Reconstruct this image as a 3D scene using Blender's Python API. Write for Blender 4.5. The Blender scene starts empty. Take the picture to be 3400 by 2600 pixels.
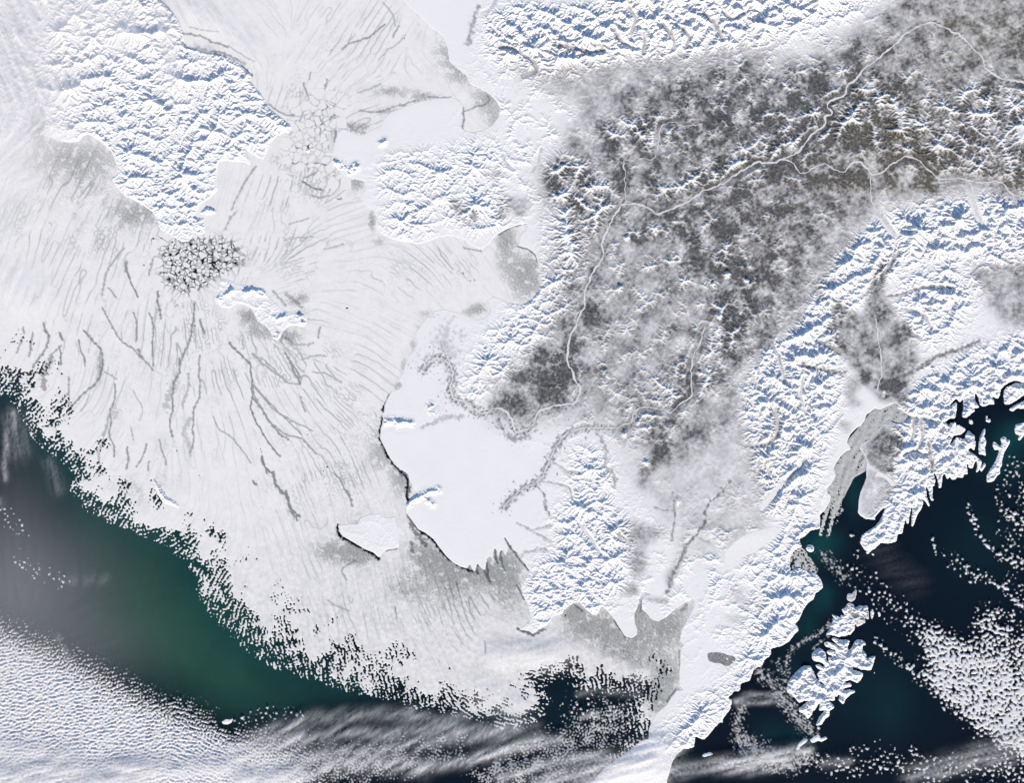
import bpy, math, random
import numpy as np
from mathutils import Vector

# ----------------------------------------------------------------------------
# CAMERA, SKY, SUN, EXPOSURE     (1 Blender unit = 1 km)
# ----------------------------------------------------------------------------
scn = bpy.context.scene
cam_data = bpy.data.cameras.new('camera')
cam_data.sensor_width = 36.0
ALT = 3000.0
cam_data.lens = 36.0 * ALT / 1700.0
cam_data.clip_start = 50.0
cam_data.clip_end = 60000.0
cam = bpy.data.objects.new('camera', cam_data)
cam.location = (0.0, 0.0, ALT)
scn.collection.objects.link(cam)
scn.camera = cam

SUN_EL, SUN_AZ = math.radians(24.0), math.radians(172.0)      # low winter noon sun in the south
world = bpy.data.worlds.new('World'); scn.world = world; world.use_nodes = True
wn = world.node_tree.nodes; wl = world.node_tree.links
sky = wn.new('ShaderNodeTexSky'); sky.sky_type = 'NISHITA'; sky.sun_disc = False
sky.ozone_density = 4.0; sky.dust_density = 0.4; sky.altitude = 2000; sky.sun_elevation = SUN_EL; sky.sun_rotation = SUN_AZ
wn['Background'].inputs['Strength'].default_value = 0.13
wl.new(sky.outputs['Color'], wn['Background'].inputs['Color'])

sun_data = bpy.data.lights.new('sun', 'SUN'); sun_data.energy = 4.6; sun_data.angle = math.radians(0.5); sun_data.color = (1.0, 0.88, 0.70)
sun = bpy.data.objects.new('sun', sun_data); scn.collection.objects.link(sun)
to_sun = Vector((math.sin(SUN_AZ) * math.cos(SUN_EL), math.cos(SUN_AZ) * math.cos(SUN_EL), math.sin(SUN_EL)))
sun.rotation_euler = (-to_sun).to_track_quat('-Z', 'Y').to_euler()
sun.location = to_sun * 2000

vs = scn.view_settings
vs.view_transform = 'Standard'; vs.look = 'None'; vs.exposure = 0.40; vs.gamma = 1.0; vs.use_curve_mapping = False
scn.cycles.transparent_max_bounces = 16

# ----------------------------------------------------------------------------
# MAP DATA.  All outlines are map positions; one map step = 500 m on the ground.
# ----------------------------------------------------------------------------
TILES = {'A1': (0, 0, 1.68), 'A2': (800, 0, 1.68), 'A3': (1600, 0, 1.68), 'A4': (2400, 0, 1.68),
         'B1': (0, 800, 1.68), 'B2': (800, 800, 1.68), 'B3': (1600, 800, 1.68), 'B4': (2400, 800, 1.68),
         'C1': (0, 1600, 1.68), 'C2': (800, 1600, 1.68), 'C3': (1600, 1600, 1.68), 'C4': (2400, 1600, 1.68),
         'D': (2700, 1250, 3.1386), 'K': (2600, 1920, 2.8975), 'F': (500, 750, 6.103),
         'V': (0, 0, 0.64618), 'S': (0, 0, 1.0)}

def T(tile, s):
    ox, oy, k = TILES[tile]
    return [(ox + float(a) / k, oy + float(b) / k) for a, b in (p.split(',') for p in s.split())]

SIBERIA = [(-300, -300), (533, -300)] + T('A1', '895,0 940,45 985,100 1010,150 1022,190 1018,235 1040,265 1100,278 1170,300 1250,315 1310,335 1350,370 1400,415 1395,455 1440,505 1480,560 1500,605 1550,645 1600,680 1625,705 1612,745 1590,735 1540,760 1500,800 1490,850 1468,888 1430,875 1380,840 1355,800 1370,850 1400,890 1400,925 1370,905 1310,900 1240,895 1215,910 1210,990 1215,1060 1170,1105 1110,1140 1100,1170 1080,1215 1140,1215 1145,1300 1100,1305 1085,1290 1080,1310 1055,1345 1015,1350 975,1325 930,1300 890,1275 880,1230 850,1180 800,1145 740,1110 690,1085 660,1050 630,1015 625,995 655,975 650,930 640,890 630,850 590,810 540,770 500,745 465,755 440,790 380,795 310,780 250,755 215,750 245,710 258,660 245,600 205,582 160,610 135,650 140,700 105,770 50,830 0,865') + [(-300, 540)]

MAIN_W = (T('A2', '905,0 950,45 1000,85 1060,150 1125,195 1150,260 1160,340 1200,375 1255,415 1275,465 1330,490 1380,520 1420,555 1445,600 1435,650 1405,690 1350,725 1290,735 1245,725 1225,700 1210,650 1235,600 1225,565 1180,540 1100,545 1010,560 920,590 830,625 795,660 780,700 720,725 680,750 640,745 570,715 540,735 520,800 505,870 515,910 540,945 580,985 640,1000 690,1010 695,1045 670,1090 690,1140 740,1170 755,1210 745,1260 780,1300 830,1330 900,1345 985,1360 1050,1345 1110,1320 1180,1315 1240,1335 1290,1370 1345,1395 1390,1350 1430,1305 1480,1280 1540,1255 1600,1245 1590,1280 1560,1310 1545,1370 1600,1385 1640,1410')
    + T('B2', '1655,120 1672,190 1672,240 1650,290 1620,330 1570,355 1500,345 1450,320 1400,310 1380,330 1395,360 1390,395 1360,430 1310,440 1260,415 1200,395 1130,380 1075,390 1085,425 1040,420 1000,470 975,510 985,560 970,600 935,640 915,690 905,730 880,770 900,800 880,825 840,835 820,870 800,915 800,950 785,965 795,1000 780,1040 775,1100 800,1150 830,1210 870,1260 930,1300 940,1340 975,1390 960,1430 920,1470')
    + T('C2', '920,170 950,210 990,265 1030,285 1075,320 1110,370 1150,420 1190,455 1230,475 1265,485 1275,455 1290,490 1310,500 1318,450 1335,480 1360,495')
    + T('C3', '20,490 28,440 40,415 60,430 68,375 78,370 92,430 104,385 116,380 130,420 150,370 120,305 135,310 175,375 205,400 235,450 265,495 240,540 215,575 230,630 255,680 270,740 265,780 225,810 200,825 235,830 265,835 285,852 320,820 365,800 390,760 430,740 450,735 460,710 510,675 545,670 580,710 620,745 640,745 670,690 700,720 740,770 770,820 800,865 840,873 865,855 870,830 855,790 850,740 870,700 880,650 895,615 960,622 910,630 890,660 890,710 920,735 945,770 985,780 1030,755 1080,710 1130,680 1185,648 1185,690 1160,740 1130,790 1110,830 1105,880 1125,910 1110,925 1105,1000 1100,1080 1100,1135 1125,1160 1085,1165 1050,1210 1030,1245 980,1285 950,1330 930,1380 930,1435 890,1445 830,1495 760,1545 690,1595 640,1645 600,1720')
    + [(1930, 2900), (2180, 2900)])
MAIN_S = (T('C3', '1020,1720 1050,1610 1060,1570 1085,1525 1125,1490 1150,1490 1185,1480 1190,1420 1235,1440 1260,1420 1300,1370 1340,1330 1385,1270 1395,1215')
    + T('C4', '25,1210 65,1170 95,1165 100,1125 150,1110 175,1040 215,1030 235,990 265,970 270,930 330,915 370,890 400,850 425,830 405,790 430,760 445,720 470,680 505,655 520,620 560,590 550,550 520,510 490,510 450,490 420,480 380,500 370,460 375,420 400,380 440,360 425,320 460,300 490,270 540,260')
    + T('D', '75,1500 70,1440 120,1400 150,1350 180,1290 185,1240 150,1210 140,1170 190,1120 215,1080 240,1030 225,1000 215,950 240,900 290,830 340,780 390,765 385,730 355,690 360,660 390,600 450,540 500,510 540,450 555,400 600,365 640,335 690,350 740,330 800,300 860,275 890,290 870,330 920,350 1000,405 1060,420 1100,440 1050,440 1000,435 960,470 900,490 840,485 810,460 790,445 740,490 680,550 640,610 590,655 530,685 490,720 485,745 520,800 555,860 560,910 550,970 555,1050 530,1120 490,1210 475,1290 465,1420 490,1450 545,1485 620,1490 650,1500 640,1470 690,1410 760,1350 745,1390 720,1450 690,1510 640,1569')
    + T('C4', '800,280 775,300 765,340 790,380 820,390 850,370 880,340 930,345 970,330 975,290 1000,290')
    + T('D', '940,1569 950,1530 960,1470 975,1530 990,1540 1005,1440 1030,1315 1033,1400 1020,1569 1040,1560 1060,1510 1080,1450 1110,1400 1130,1370 1150,1310 1100,1270 1160,1290 1210,1365 1215,1340 1180,1250 1172,1130 1200,1180 1225,1290 1255,1300 1240,1230 1245,1140 1265,1130 1270,1080 1248,990 1282,1030 1300,1080 1310,1170 1335,1150 1345,1050 1355,1010 1380,1020 1390,1075 1430,1040 1440,1075 1475,1075 1500,1050 1560,1060 1580,1010 1610,1025 1600,930 1605,870 1625,960 1660,960 1680,900 1700,860 1710,940 1690,1010 1720,990 1760,890 1700,830 1610,770 1640,740 1680,770 1690,700 1680,620 1620,560 1580,620 1575,660 1530,640 1490,635 1440,710 1420,700 1465,615 1540,605 1590,560 1580,540 1505,500 1482,560 1490,480 1430,485 1400,560 1405,500 1370,480 1410,440 1480,430 1495,350 1495,262 1430,315 1420,340 1425,290 1490,225 1530,270 1565,215 1565,320 1550,420 1590,430 1640,390 1690,350 1650,330 1700,330 1730,320 1685,250 1685,150 1722,220 1740,300 1780,310 1830,290 1890,290 1880,250 1860,200 1920,230 1945,190 1955,130 1990,90 2050,55 2110,40 2197,65 2197,75 2110,65 2060,95 2010,115 1990,145 1985,200 1992,290 2040,290 2100,260 2197,190')
    + [(3700, 1290)])
MAINLAND = [(1339, -300)] + MAIN_W + MAIN_S + [(3700, -300)]

# islands: outline, relief (0..1), label
ISLANDS = [
 (T('B1', '1225,215 1250,205 1330,240 1400,250 1470,265 1510,320 1560,370 1620,400 1680,410') + T('B2', '370,410 370,450 350,480 310,475 270,475 235,510 210,550 180,545 160,500 130,470 90,445 60,380 20,355') + T('B1', '1320,350 1280,375 1230,370 1200,320 1205,270'),
  0.10, 'long flat snow-covered island in the pack ice with small blue-shaded peaks'),
 (T('C2', '540,240 600,235 650,235 665,200 720,180 775,175 810,200 860,195 870,240 880,310 885,360 860,375 820,378 790,400 770,425 740,395 690,375 640,345 580,310 555,290'),
  0.03, 'broad smooth white island with dark open water along its southwest shore'),
 (T('B1', '852,1318 862,1370 880,1415 915,1465 960,1478 1005,1493 985,1455 935,1430 905,1390 875,1345'),
  0.30, 'narrow slanting snowy island near the ragged ice edge'),
 (T('C1', '1235,1340 1260,1325 1285,1328 1303,1316 1292,1345 1265,1357 1240,1350'),
  0.03, 'tiny white island alone in green open water above the cloud deck'),
 (T('A1', '1112,1192 1150,1150 1190,1162 1215,1185 1170,1198'), 0.6, 'small mountainous snow-covered island close to the left peninsula coast'),
 (T('A2', '360,838 372,822 388,835 384,852 366,850'), 0.5, 'tiny snowy island among broken floes in the middle of the strait'),
 (T('K', '640,600 600,595 570,600 530,590 480,570 465,590 500,620 540,660 560,680 530,670 500,640 430,610 395,620 400,650 440,670 500,690 520,720 520,750 505,710 440,690 420,710 440,740 470,740 480,765 430,760 445,825 420,790 408,720 380,690 350,670 310,690 275,730 280,780 300,800 350,805 400,830 390,860 340,830 310,840 330,870 400,890 350,890 330,920 350,980 425,1055 370,1025 318,960 297,910 275,870 265,845 200,845 150,880 100,930 60,980 40,1030 30,1090 80,1120 120,1160 150,1200 180,1190 220,1180 300,1180 230,1190 180,1240 160,1240 150,1280 200,1310 240,1360 280,1310 290,1260 300,1280 330,1230 370,1170 350,1230 345,1280 380,1270 400,1280 350,1330 330,1380 310,1425 370,1410 410,1350 450,1320 440,1280 490,1250 470,1200 430,1180 500,1180 495,1120 510,1150 540,1110 550,1130 530,1170 580,1215 605,1160 650,1120 700,1090 690,1075 600,1080 550,1075 600,1060 660,1040 650,1010 590,1010 600,990 650,980 710,1010 740,985 770,930 760,910 700,890 640,880 690,860 750,880 850,885 860,850 890,750 840,760 800,775 800,730 770,700 760,650 800,640 770,600 720,590 680,620 670,650 630,710 620,660'),
  0.75, 'largest rugged snowy island in the dark sea, cut by many fjords'),
 (T('K', '620,240 680,250 690,290 740,260 760,270 810,260 820,300 828,400 850,400 840,330 860,280 875,350 850,410 800,390 780,370 790,430 710,470 690,420 690,490 650,540 590,560 530,565 480,550 410,550 440,500 490,380 450,340 500,360 560,380 550,345 600,370 560,300 600,280'),
  0.45, 'greyish wooded snowy island just above the largest fjord-cut island'),
 (T('K', '610,190 625,145 660,150 690,120 715,115 700,170 690,210 660,230 620,215'), 0.12, 'small grey-brown island at the upper tip of the wooded snowy island'),
 (T('K', '910,330 930,315 940,360 920,380'), 0.2, 'tiny grey islet to the right of the wooded snowy island'),
 (T('K', '255,1560 300,1520 350,1505 360,1545 410,1525 425,1545 380,1575 330,1570 280,1590'), 0.15, 'low white two-lobed island below the largest fjord-cut island'),
 (T('K', '120,1650 150,1590 200,1540 240,1550 225,1580 170,1620 140,1665'), 0.10, 'slim white island half under cloud, left of the two-lobed one'),
 (T('K', '318,1452 345,1428 357,1456'), 0.10, 'triangular white islet between the largest island and the two-lobed island'),
 (T('K', '474,1300 492,1285 497,1294 480,1308'), 0.1, 'speck of white islet off the lower right shore of the largest island'),
 (T('K', '872,903 888,903 882,922 870,920'), 0.1, 'speck of white islet off the right-hand cape of the largest island'),
 (T('C4', '462,372 475,352 492,350 508,362 508,382 494,394 474,388'), 0.6, 'round snow-covered volcano island in the greenish bay'),
 (T('C4', '798,390 818,388 815,402 800,402'), 0.2, 'left speck of the two islets off the southern tip of the glacier peninsula'),
 (T('C4', '828,400 848,400 842,411 830,410'), 0.2, 'right speck of the two islets off the southern tip of the glacier peninsula'),
 (T('D', '1985,620 2015,640 2010,670 2050,650 2050,690 1990,790 1965,890 1970,920 1945,960 1950,1010 1920,1030 1880,1090 1820,1105 1805,1090 1810,1030 1850,960 1900,880 1930,800 1940,760 1890,770 1870,720 1880,670 1950,735 1965,700 1950,650'),
  0.35, 'long slanting snowy island guarding the mouth of the dark sound'),
 (T('D', '1790,530 1795,570 1780,620 1805,680 1790,740 1800,830 1760,810 1730,810 1720,750 1735,640 1765,570'), 0.5, 'upright rugged snowy island in the middle of the dark sound'),
 (T('D', '1620,460 1640,445 1665,470 1660,500 1630,490'), 0.4, 'small round snowy island left of centre in the dark sound'),
 (T('D', '1800,410 1820,405 1815,440 1855,450 1840,480 1800,470'), 0.3, 'small hook-shaped snowy island near the top of the dark sound'),
 (T('D', '1740,960 1790,888 1797,930 1748,1003'), 0.4, 'short slanting snowy island by the left side of the sound mouth'),
 (T('D', '2035,345 2100,300 2197,255 2420,200 2420,320 2197,335 2120,330 2080,365'), 0.4, 'snowy island at the right edge near the top of the dark sound'),
 (T('D', '2110,500 2197,480 2420,470 2420,560 2197,610 2150,670 2130,660 2150,610 2105,600 2100,550'), 0.4, 'snowy island at the right edge where the water turns turquoise'),
 (T('C3', '1225,1530 1245,1514 1275,1510 1293,1520 1270,1530 1240,1537'), 0.15, 'small white island off the lower right coast, just above cloud streaks'),
]

LAKES = [
 (T('C4', '10,400 60,340 130,290 200,270 300,250 320,270 260,330 180,390 100,420 50,460 20,450'), 'W', 'big smooth snow-covered frozen lake on the lower right mainland'),
 (T('C4', '205,150 240,95 290,40 330,5 345,12 300,70 255,120 215,165'), 'W', 'long narrow frozen lake slanting between mountains above the big lake'),
 (T('D', '645,1040 670,995 720,1010 800,1060 850,1110 845,1145 815,1140 770,1080 700,1040'), 'W', 'slanting white frozen lake on the dark forested lowland'),
 (T('D', '830,850 880,838 945,858 900,880 850,878'), 'W', 'small white frozen lake at the foot of the glacier peninsula'),
 (T('C3', '1258,960 1300,950 1345,958 1405,975 1420,990 1400,1012 1370,1032 1330,1015 1262,1003'), 'G', 'dark grey thinly frozen lake on the white southern peninsula'),
 (T('A3', '788,822 800,816 814,822 814,834 800,838 790,832'), 'W', 'round white frozen lake in the grey middle lowland'),
]

# mountain belts: outline, strength, name label
RANGES = [
 (T('V', '1040,45 1130,15 1250,25 1380,-60 1560,-60 1960,-60 1800,30 1660,85 1560,95 1480,110 1300,125 1230,150 1140,150 1060,120'), 0.95, 'jagged blue-shadowed mountain belt along the top edge'),
 (T('V', '-80,-80 640,-80 640,60 600,100 650,180 650,270 620,300 570,320 470,350 440,440 450,500 400,515 360,480 300,430 250,400 240,330 200,300 80,250 -80,220'), 0.60, 'white and blue ridged mountains of the left peninsula'),
 (T('V', '820,350 880,330 960,330 1050,300 1110,330 1100,380 1040,380 960,420 860,430 810,400'), 0.45, 'finely dissected white hills of the middle peninsula'),
 (T('V', '830,445 920,440 930,470 900,500 840,490'), 0.9, 'short sharp ridge with a long blue shadow on the middle peninsula'),
 (T('V', '940,430 990,400 1060,390 1090,440 1080,490 1050,500 1000,480 960,470'), 0.6, 'curved snowy ridge at the base of the middle peninsula'),
 (T('V', '1170,340 1240,330 1320,400 1340,430 1280,490 1250,590 1200,680 1110,780 1010,860 990,840 1040,730 1130,640 1170,590 1180,440'), 0.50, 'parallel folded hills running from the middle sound to the lower delta'),
 (T('V', '1270,270 1330,250 1420,250 1480,260 1420,330 1330,300'), 0.55, 'snowy hills in the grey upper interior'),
 (T('V', '1440,390 1560,330 1680,280 1800,180 1960,180 1900,260 1720,320 1620,370 1500,430 1440,430'), 0.55, 'snow-topped hills north of the long winding river'),
 (T('V', '1850,280 1940,210 2100,170 2280,170 2280,420 2100,390 1980,370 1880,330'), 0.40, 'brown and white uplands at the upper right edge'),
 (T('V', '2280,420 2280,560 2100,560 1960,560 1880,600 1780,680 1790,780 1790,850 1760,960 1740,1060 1700,1110 1650,1090 1630,1000 1600,850 1640,760 1720,700 1790,570 1880,480 2000,440 2120,430'), 1.0, 'great curved arc of high glaciated mountains'),
 (T('V', '1950,590 2060,570 2100,620 2060,690 2010,740 1960,720 1930,650'), 0.75, 'white mountain block right of the dark forested valley'),
 (T('V', '2280,700 2280,880 2150,860 2110,900 2120,960 2070,1010 2010,1060 1960,1120 1900,1175 1850,1190 1840,1165 1890,1120 1925,1040 1925,960 1935,890 1970,810 2060,780 2180,730'), 0.9, 'glacier-covered coastal mountains facing the dark sound'),
 (T('V', '1230,960 1300,980 1310,1100 1350,1120 1340,1250 1280,1320 1200,1340 1130,1320 1150,1230 1200,1180 1200,1100 1240,1060'), 0.65, 'clustered snowy mountains above the southwestern bays'),
 (T('V', '1730,1100 1780,1140 1720,1200 1770,1260 1710,1350 1620,1440 1540,1530 1470,1610 1400,1620 1480,1520 1560,1480 1600,1400 1610,1330 1640,1220 1680,1140'), 0.7, 'snowy volcanic mountain chain along the southern peninsula'),
 (T('V', '1330,860 1500,720 1560,640 1620,620 1600,720 1500,860 1400,950 1350,960'), 0.35, 'low grey hills with scattered white domes in the interior'),
]
DOMES = T('V', '1520,760 1490,700 1545,680 1520,790 1370,905 1450,1075 1420,880 1340,930 1500,800 1455,870 1385,995 1330,620 1345,510 1560,590 1530,610 1600,600')
SUBPEAKS = [(T('B1', '1205,340 1225,330 1250,300 1290,280'), 0.7), (T('B1', '1370,290 1420,275 1470,290'), 0.8), (T('B1', '1540,430 1590,420'), 0.7), (T('B2', '325,420 340,450'), 0.8), (T('B2', '200,530 210,540'), 0.6),
            (T('B2', '800,1010 860,1010 950,1015'), 0.6), (T('B2', '930,1470 1000,1420 1100,1390'), 0.5), (T('B2', '1030,1440 1070,1470'), 0.4), (T('B2', '1060,925 1068,945'), 0.7), (T('A2', '520,910 600,960 640,930'), 0.8), (T('A2', '800,790 780,800'), 0.5)]

RIVERS = [  # polyline, width, forest corridor width, forest strength, label
 (T('A4', '1700,460 1560,440 1500,410 1460,380 1450,320 1400,270 1330,200 1250,160 1180,125 1110,130 1060,160 1000,200 940,260 890,310 830,355 780,385 745,440 690,485 680,540 610,550 570,590 620,630 570,650 580,700 520,730 470,780 440,830 400,860 330,890 270,915 200,900 130,940 60,980')
  + T('A3', '1320,1040 1260,1050 1200,1085 1160,1130 1090,1150 1030,1180 970,1200 940,1165 880,1140 820,1135 775,1140 750,1190 720,1230 705,1290 665,1350 680,1420 655,1475 610,1520 595,1570')
  + T('B3', '570,290 580,360 545,400 530,460 495,520 480,590 475,680 510,740 525,800 560,810 545,850 520,905 440,915 370,925 305,965 300,1010 260,1045 190,1075 180,1040 160,980 110,930 75,930 55,945 15,960')
  + T('B2', '1340,965 1300,940 1280,910 1230,895 1180,880 1170,830 1185,770 1170,700 1140,660 1080,650 1040,690 1015,715'), 4.2, 26, 0.75, 'long white frozen river winding across the whole interior'),
 (T('B2', '1165,690 1150,620 1120,570'), 2.4, 16, 0.5, 'short frozen delta branch of the long white river'),
 (T('A4', '330,890 390,900 430,965 460,970 510,930 570,905 640,955 690,960 715,905 770,900 810,940 830,985 900,955 960,900 1020,870 1090,890 1150,950 1200,1000 1250,1000 1320,995 1370,1010 1450,1020 1550,1010 1620,1090 1690,1100'), 3.2, 20, 0.7, 'white frozen tributary joining the long river from the right'),
 (T('A4', '1370,1010 1400,1060 1390,1120 1420,1190 1450,1250'), 4.0, 10, 0.3, 'broad white frozen river running down out of the right-hand mountains'),
 (T('A4', '825,990 820,1060 840,1150 900,1230 960,1310'), 2.6, 10, 0.5, 'thin frozen river cutting through the great mountain arc'),
 (T('A3', '810,1130 800,1080 800,980 790,900 870,880 960,900 980,820 990,760 1000,690 1080,680 1140,710 1230,690'), 2.0, 18, 0.6, 'tightly meandering frozen river in the middle lowland'),
 (T('B3', '1240,480 1220,560 1180,640 1165,740 1175,870 1110,910 1050,965 1010,940 900,920 850,960 830,1010 750,1045 680,1040 560,1045 480,1070 430,1110 400,1180 360,1260 330,1330 250,1370 180,1420 120,1490'), 2.8, 22, 0.75, 'frozen river in a dark wooded ribbon across the southwestern plain'),
 (T('B4', '850,430 870,560 890,660 880,760 860,830'), 2.8, 10, 0.6, 'braided frozen river down the dark forested valley'),
]
CORRIDORS = [  # dark wooded stream lines: polyline, width, strength
 (T('C3', '1390,0 1320,80 1250,130 1245,240 1190,300 1140,360 1110,430 1060,520 1040,620'), 8, 0.8),
 (T('C3', '1065,60 1080,200 1060,300 1060,320'), 6, 0.7), (T('C3', '960,140 1020,165 1075,160'), 5, 0.6), (T('C3', '1190,300 1230,330 1270,330'), 4, 0.5), (T('C3', '1245,240 1290,220 1370,260'), 5, 0.5),
 (T('B3', '300,1350 350,1420 355,1490 380,1530'), 5, 0.7), (T('B3', '300,1340 400,1350 490,1370 500,1430'), 5, 0.6), (T('B3', '390,1235 440,1260 480,1290 540,1290'), 4, 0.5),
 (T('B3', '650,1080 690,1140 695,1210 680,1250 740,1300 740,1360'), 9, 0.6), (T('C3', '200,230 270,270 320,260 380,240'), 4, 0.5), (T('C3', '270,270 340,300 380,330'), 4, 0.5),
 (T('C3', '230,400 280,385 330,375 370,385'), 7, 0.5), (T('C3', '540,230 600,300 660,400'), 4, 0.3),
 (T('A2', '1330,30 1300,70 1290,140 1270,240'), 9, 0.6), (T('A2', '1340,70 1400,40 1420,0'), 6, 0.4),
 (T('B2', '1150,500 1140,560 1160,640'), 34, 0.30), (T('B2', '1190,500 1230,520'), 20, 0.25), (T('B2', '1030,650 1060,640'), 24, 0.25), (T('B2', '1170,720 1180,800 1175,870'), 10, 0.5),
 (T('B2', '1000,1040 1080,1010 1150,980 1230,980'), 9, 0.4), (T('B2', '1060,945 1090,930'), 8, 0.3), (T('B2', '1440,1000 1480,1090 1530,1110 1590,1090'), 12, 0.7),
 (T('A3', '540,560 620,545 700,540 780,520 850,520'), 4, 0.4), (T('A3', '560,420 600,460 650,460 640,400'), 4, 0.5), (T('A3', '530,470 530,560'), 4, 0.4),
 (T('A3', '120,860 130,910 170,940'), 4, 0.5), (T('A3', '330,830 310,930 270,960'), 5, 0.4),
 (T('B4', '1430,560 1300,610 1200,640 1130,690 1060,720 1000,760'), 12, 0.8), (T('B4', '900,310 1000,300 1060,270 1150,250 1280,260'), 6, 0.8), (T('B4', '830,370 850,300 890,200 930,130 980,60'), 13, 0.55),
 (T('B4', '960,460 1040,510 1100,540'), 5, 0.6), (T('B4', '950,610 1030,600'), 5, 0.6), (T('B4', '1000,380 1080,390 1130,420 1160,480'), 5, 0.5), (T('B4', '440,690 520,715 600,720 680,740'), 10, 0.7),
 (T('B4', '540,560 600,590 650,620'), 12, 0.7), (T('B4', '640,440 690,510 740,570'), 10, 0.6), (T('B4', '270,560 310,640 330,720 345,790'), 5, 0.6), (T('B4', '190,620 190,700'), 4, 0.5),
 (T('B4', '290,940 310,1030 290,1100 230,1140 120,1140 40,1090'), 18, 0.45), (T('B4', '460,1215 420,1280 350,1340 300,1400'), 5, 0.5), (T('B4', '450,760 430,860 460,960'), 4, 0.4),
 (T('D', '1050,450 1050,560 1035,640'), 5, 0.7), (T('D', '1120,450 1135,560 1120,700 1080,760'), 5, 0.6), (T('D', '1200,690 1210,800 1240,900 1250,980'), 7, 0.8), (T('D', '940,820 1000,790 1080,770 1110,810 1200,810'), 4, 0.6), (T('D', '1100,440 1200,440 1270,470'), 6, 0.4),
 (T('A3', '740,160 780,230 840,260'), 8, 0.5), (T('A3', '900,180 910,240 900,290'), 6, 0.6), (T('A3', '1010,130 1080,220 1060,270'), 6, 0.6), (T('A3', '1120,150 1160,210 1140,260'), 6, 0.6), (T('A3', '820,40 860,100 830,180'), 5, 0.5), (T('A3', '1250,80 1310,150 1340,210'), 8, 0.6), (T('A3', '1340,60 1400,110 1480,60'), 5, 0.5),
 (T('A3', '440,250 520,270 600,290 680,280'), 16, 0.6), (T('A3', '100,260 160,260 230,300 300,350 310,390 230,420'), 12, 0.5),
]
# forested / vegetated country: outline, strength, blur
FORESTS = [
 (T('V', '1060,130 1200,140 1400,120 1560,100 1680,90 1600,170 1400,190 1250,230 1150,180'), 0.30, 24), (T('V', '1400,960 1600,880 1640,960 1680,1080 1600,1180 1500,1200 1420,1120 1330,1000'), 0.20, 30), (T('V', '1130,360 1220,330 1260,420 1220,560 1150,660 1170,480'), 0.16, 24),
 (T('V', '1230,250 1330,200 1500,170 1700,130 1850,60 1960,-40 2280,-40 2280,420 2080,400 1950,430 1870,440 1800,560 1730,680 1620,760 1580,900 1500,960 1430,1000 1330,950 1290,900 1200,900 1050,905 1060,820 1150,740 1190,640 1230,500 1190,380 1210,300'), 0.37, 30),
 (T('V', '1350,190 1500,170 1700,130 1850,160 1900,300 2100,330 2100,400 1900,420 1760,520 1690,660 1560,700 1480,560 1400,500 1330,430 1300,300'), 0.13, 34),
 (T('V', '1950,-60 2280,-60 2280,300 2150,330 1990,300 1900,250 1760,330 1640,360 1640,250 1800,130'), 0.09, 40),
 (T('V', '1790,640 1850,680 1880,560 1900,560 1900,640 1930,680 1960,700 1970,780 1950,830 1890,860 1820,780 1770,720'), 0.62, 9),
 (T('V', '2080,580 2140,560 2280,570 2280,700 2160,700 2120,660'), 0.5, 16),
 (T('D', '800,440 860,510 940,540 950,620 920,760 880,840 830,900 840,1010 720,1010 640,950 590,920 550,850 490,740 620,650 720,530'), 0.68, 4),
 (T('D', '560,960 640,990 850,1050 840,1200 800,1260 660,1450 500,1440 490,1300 560,1050'), 0.36, 6),
 (T('D', '360,0 560,0 600,60 480,120 420,200 520,300 400,330 300,150'), 0.45, 8), (T('D', '640,60 980,40 1000,380 880,260 700,260'), 0.6, 8), (T('D', '230,430 420,500 360,600 260,520'), 0.4, 8),
 (T('B2', '1360,940 1420,840 1520,740 1600,640 1680,560 1760,640 1800,740 1820,900 1640,960 1600,1060 1520,1060 1480,960'), 0.30, 12),
 (T('B3', '430,560 480,460 560,300 620,150 660,130 600,330 640,400 560,520 520,620 540,820 440,870 300,900 350,780 400,680'), 0.30, 12),
 (T('C3', '700,260 830,210 1030,280 900,380 930,470 860,560 800,440 820,350'), 0.45, 10), (T('C3', '840,560 880,600 850,640 740,630'), 0.5, 6), (T('C3', '900,640 1040,650 1040,690 930,670'), 0.4, 6), (T('C3', '1080,420 1140,360 1130,450 1060,540 1040,620 1020,540'), 0.35, 7),
 (T('B3', '880,1260 960,1240 1010,1000 1080,1000 1060,1120 1010,1180 960,1280 880,1400'), 0.5, 10), (T('B3', '1110,740 1170,720 1180,860 1050,970 1040,900 1140,860'), 0.45, 8),
 (T('A2', '1160,1100 1240,1130 1330,1170 1310,1230 1260,1260 1200,1200'), 0.5, 8), (T('A2', '1440,1050 1480,1100 1620,1110 1600,1160 1550,1220 1500,1160 1470,1210 1400,1300 1440,1200'), 0.5, 8), (T('A2', '1340,960 1460,940 1440,1000 1360,990'), 0.3, 8),
 (T('A3', '330,900 430,880 510,940 460,1040 360,1200 340,1040'), 0.35, 14), (T('A3', '640,660 760,780 800,1060 700,1100 720,900'), 0.28, 14),
 (T('K', '610,120 715,115 700,250 820,300 860,400 780,440 700,460 640,380 600,260'), 0.5, 6), (T('K', '800,760 890,750 860,850 820,830'), 0.35, 4),
 (T('C4', '20,590 100,580 110,640 200,680 280,720 120,720 60,640'), 0.3, 8), (T('C4', '0,760 90,740 130,770 60,800'), 0.25, 8),
 (T('B4', '0,430 100,380 270,480 330,520 200,620 100,700 0,640'), 0.25, 12),
]
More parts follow.
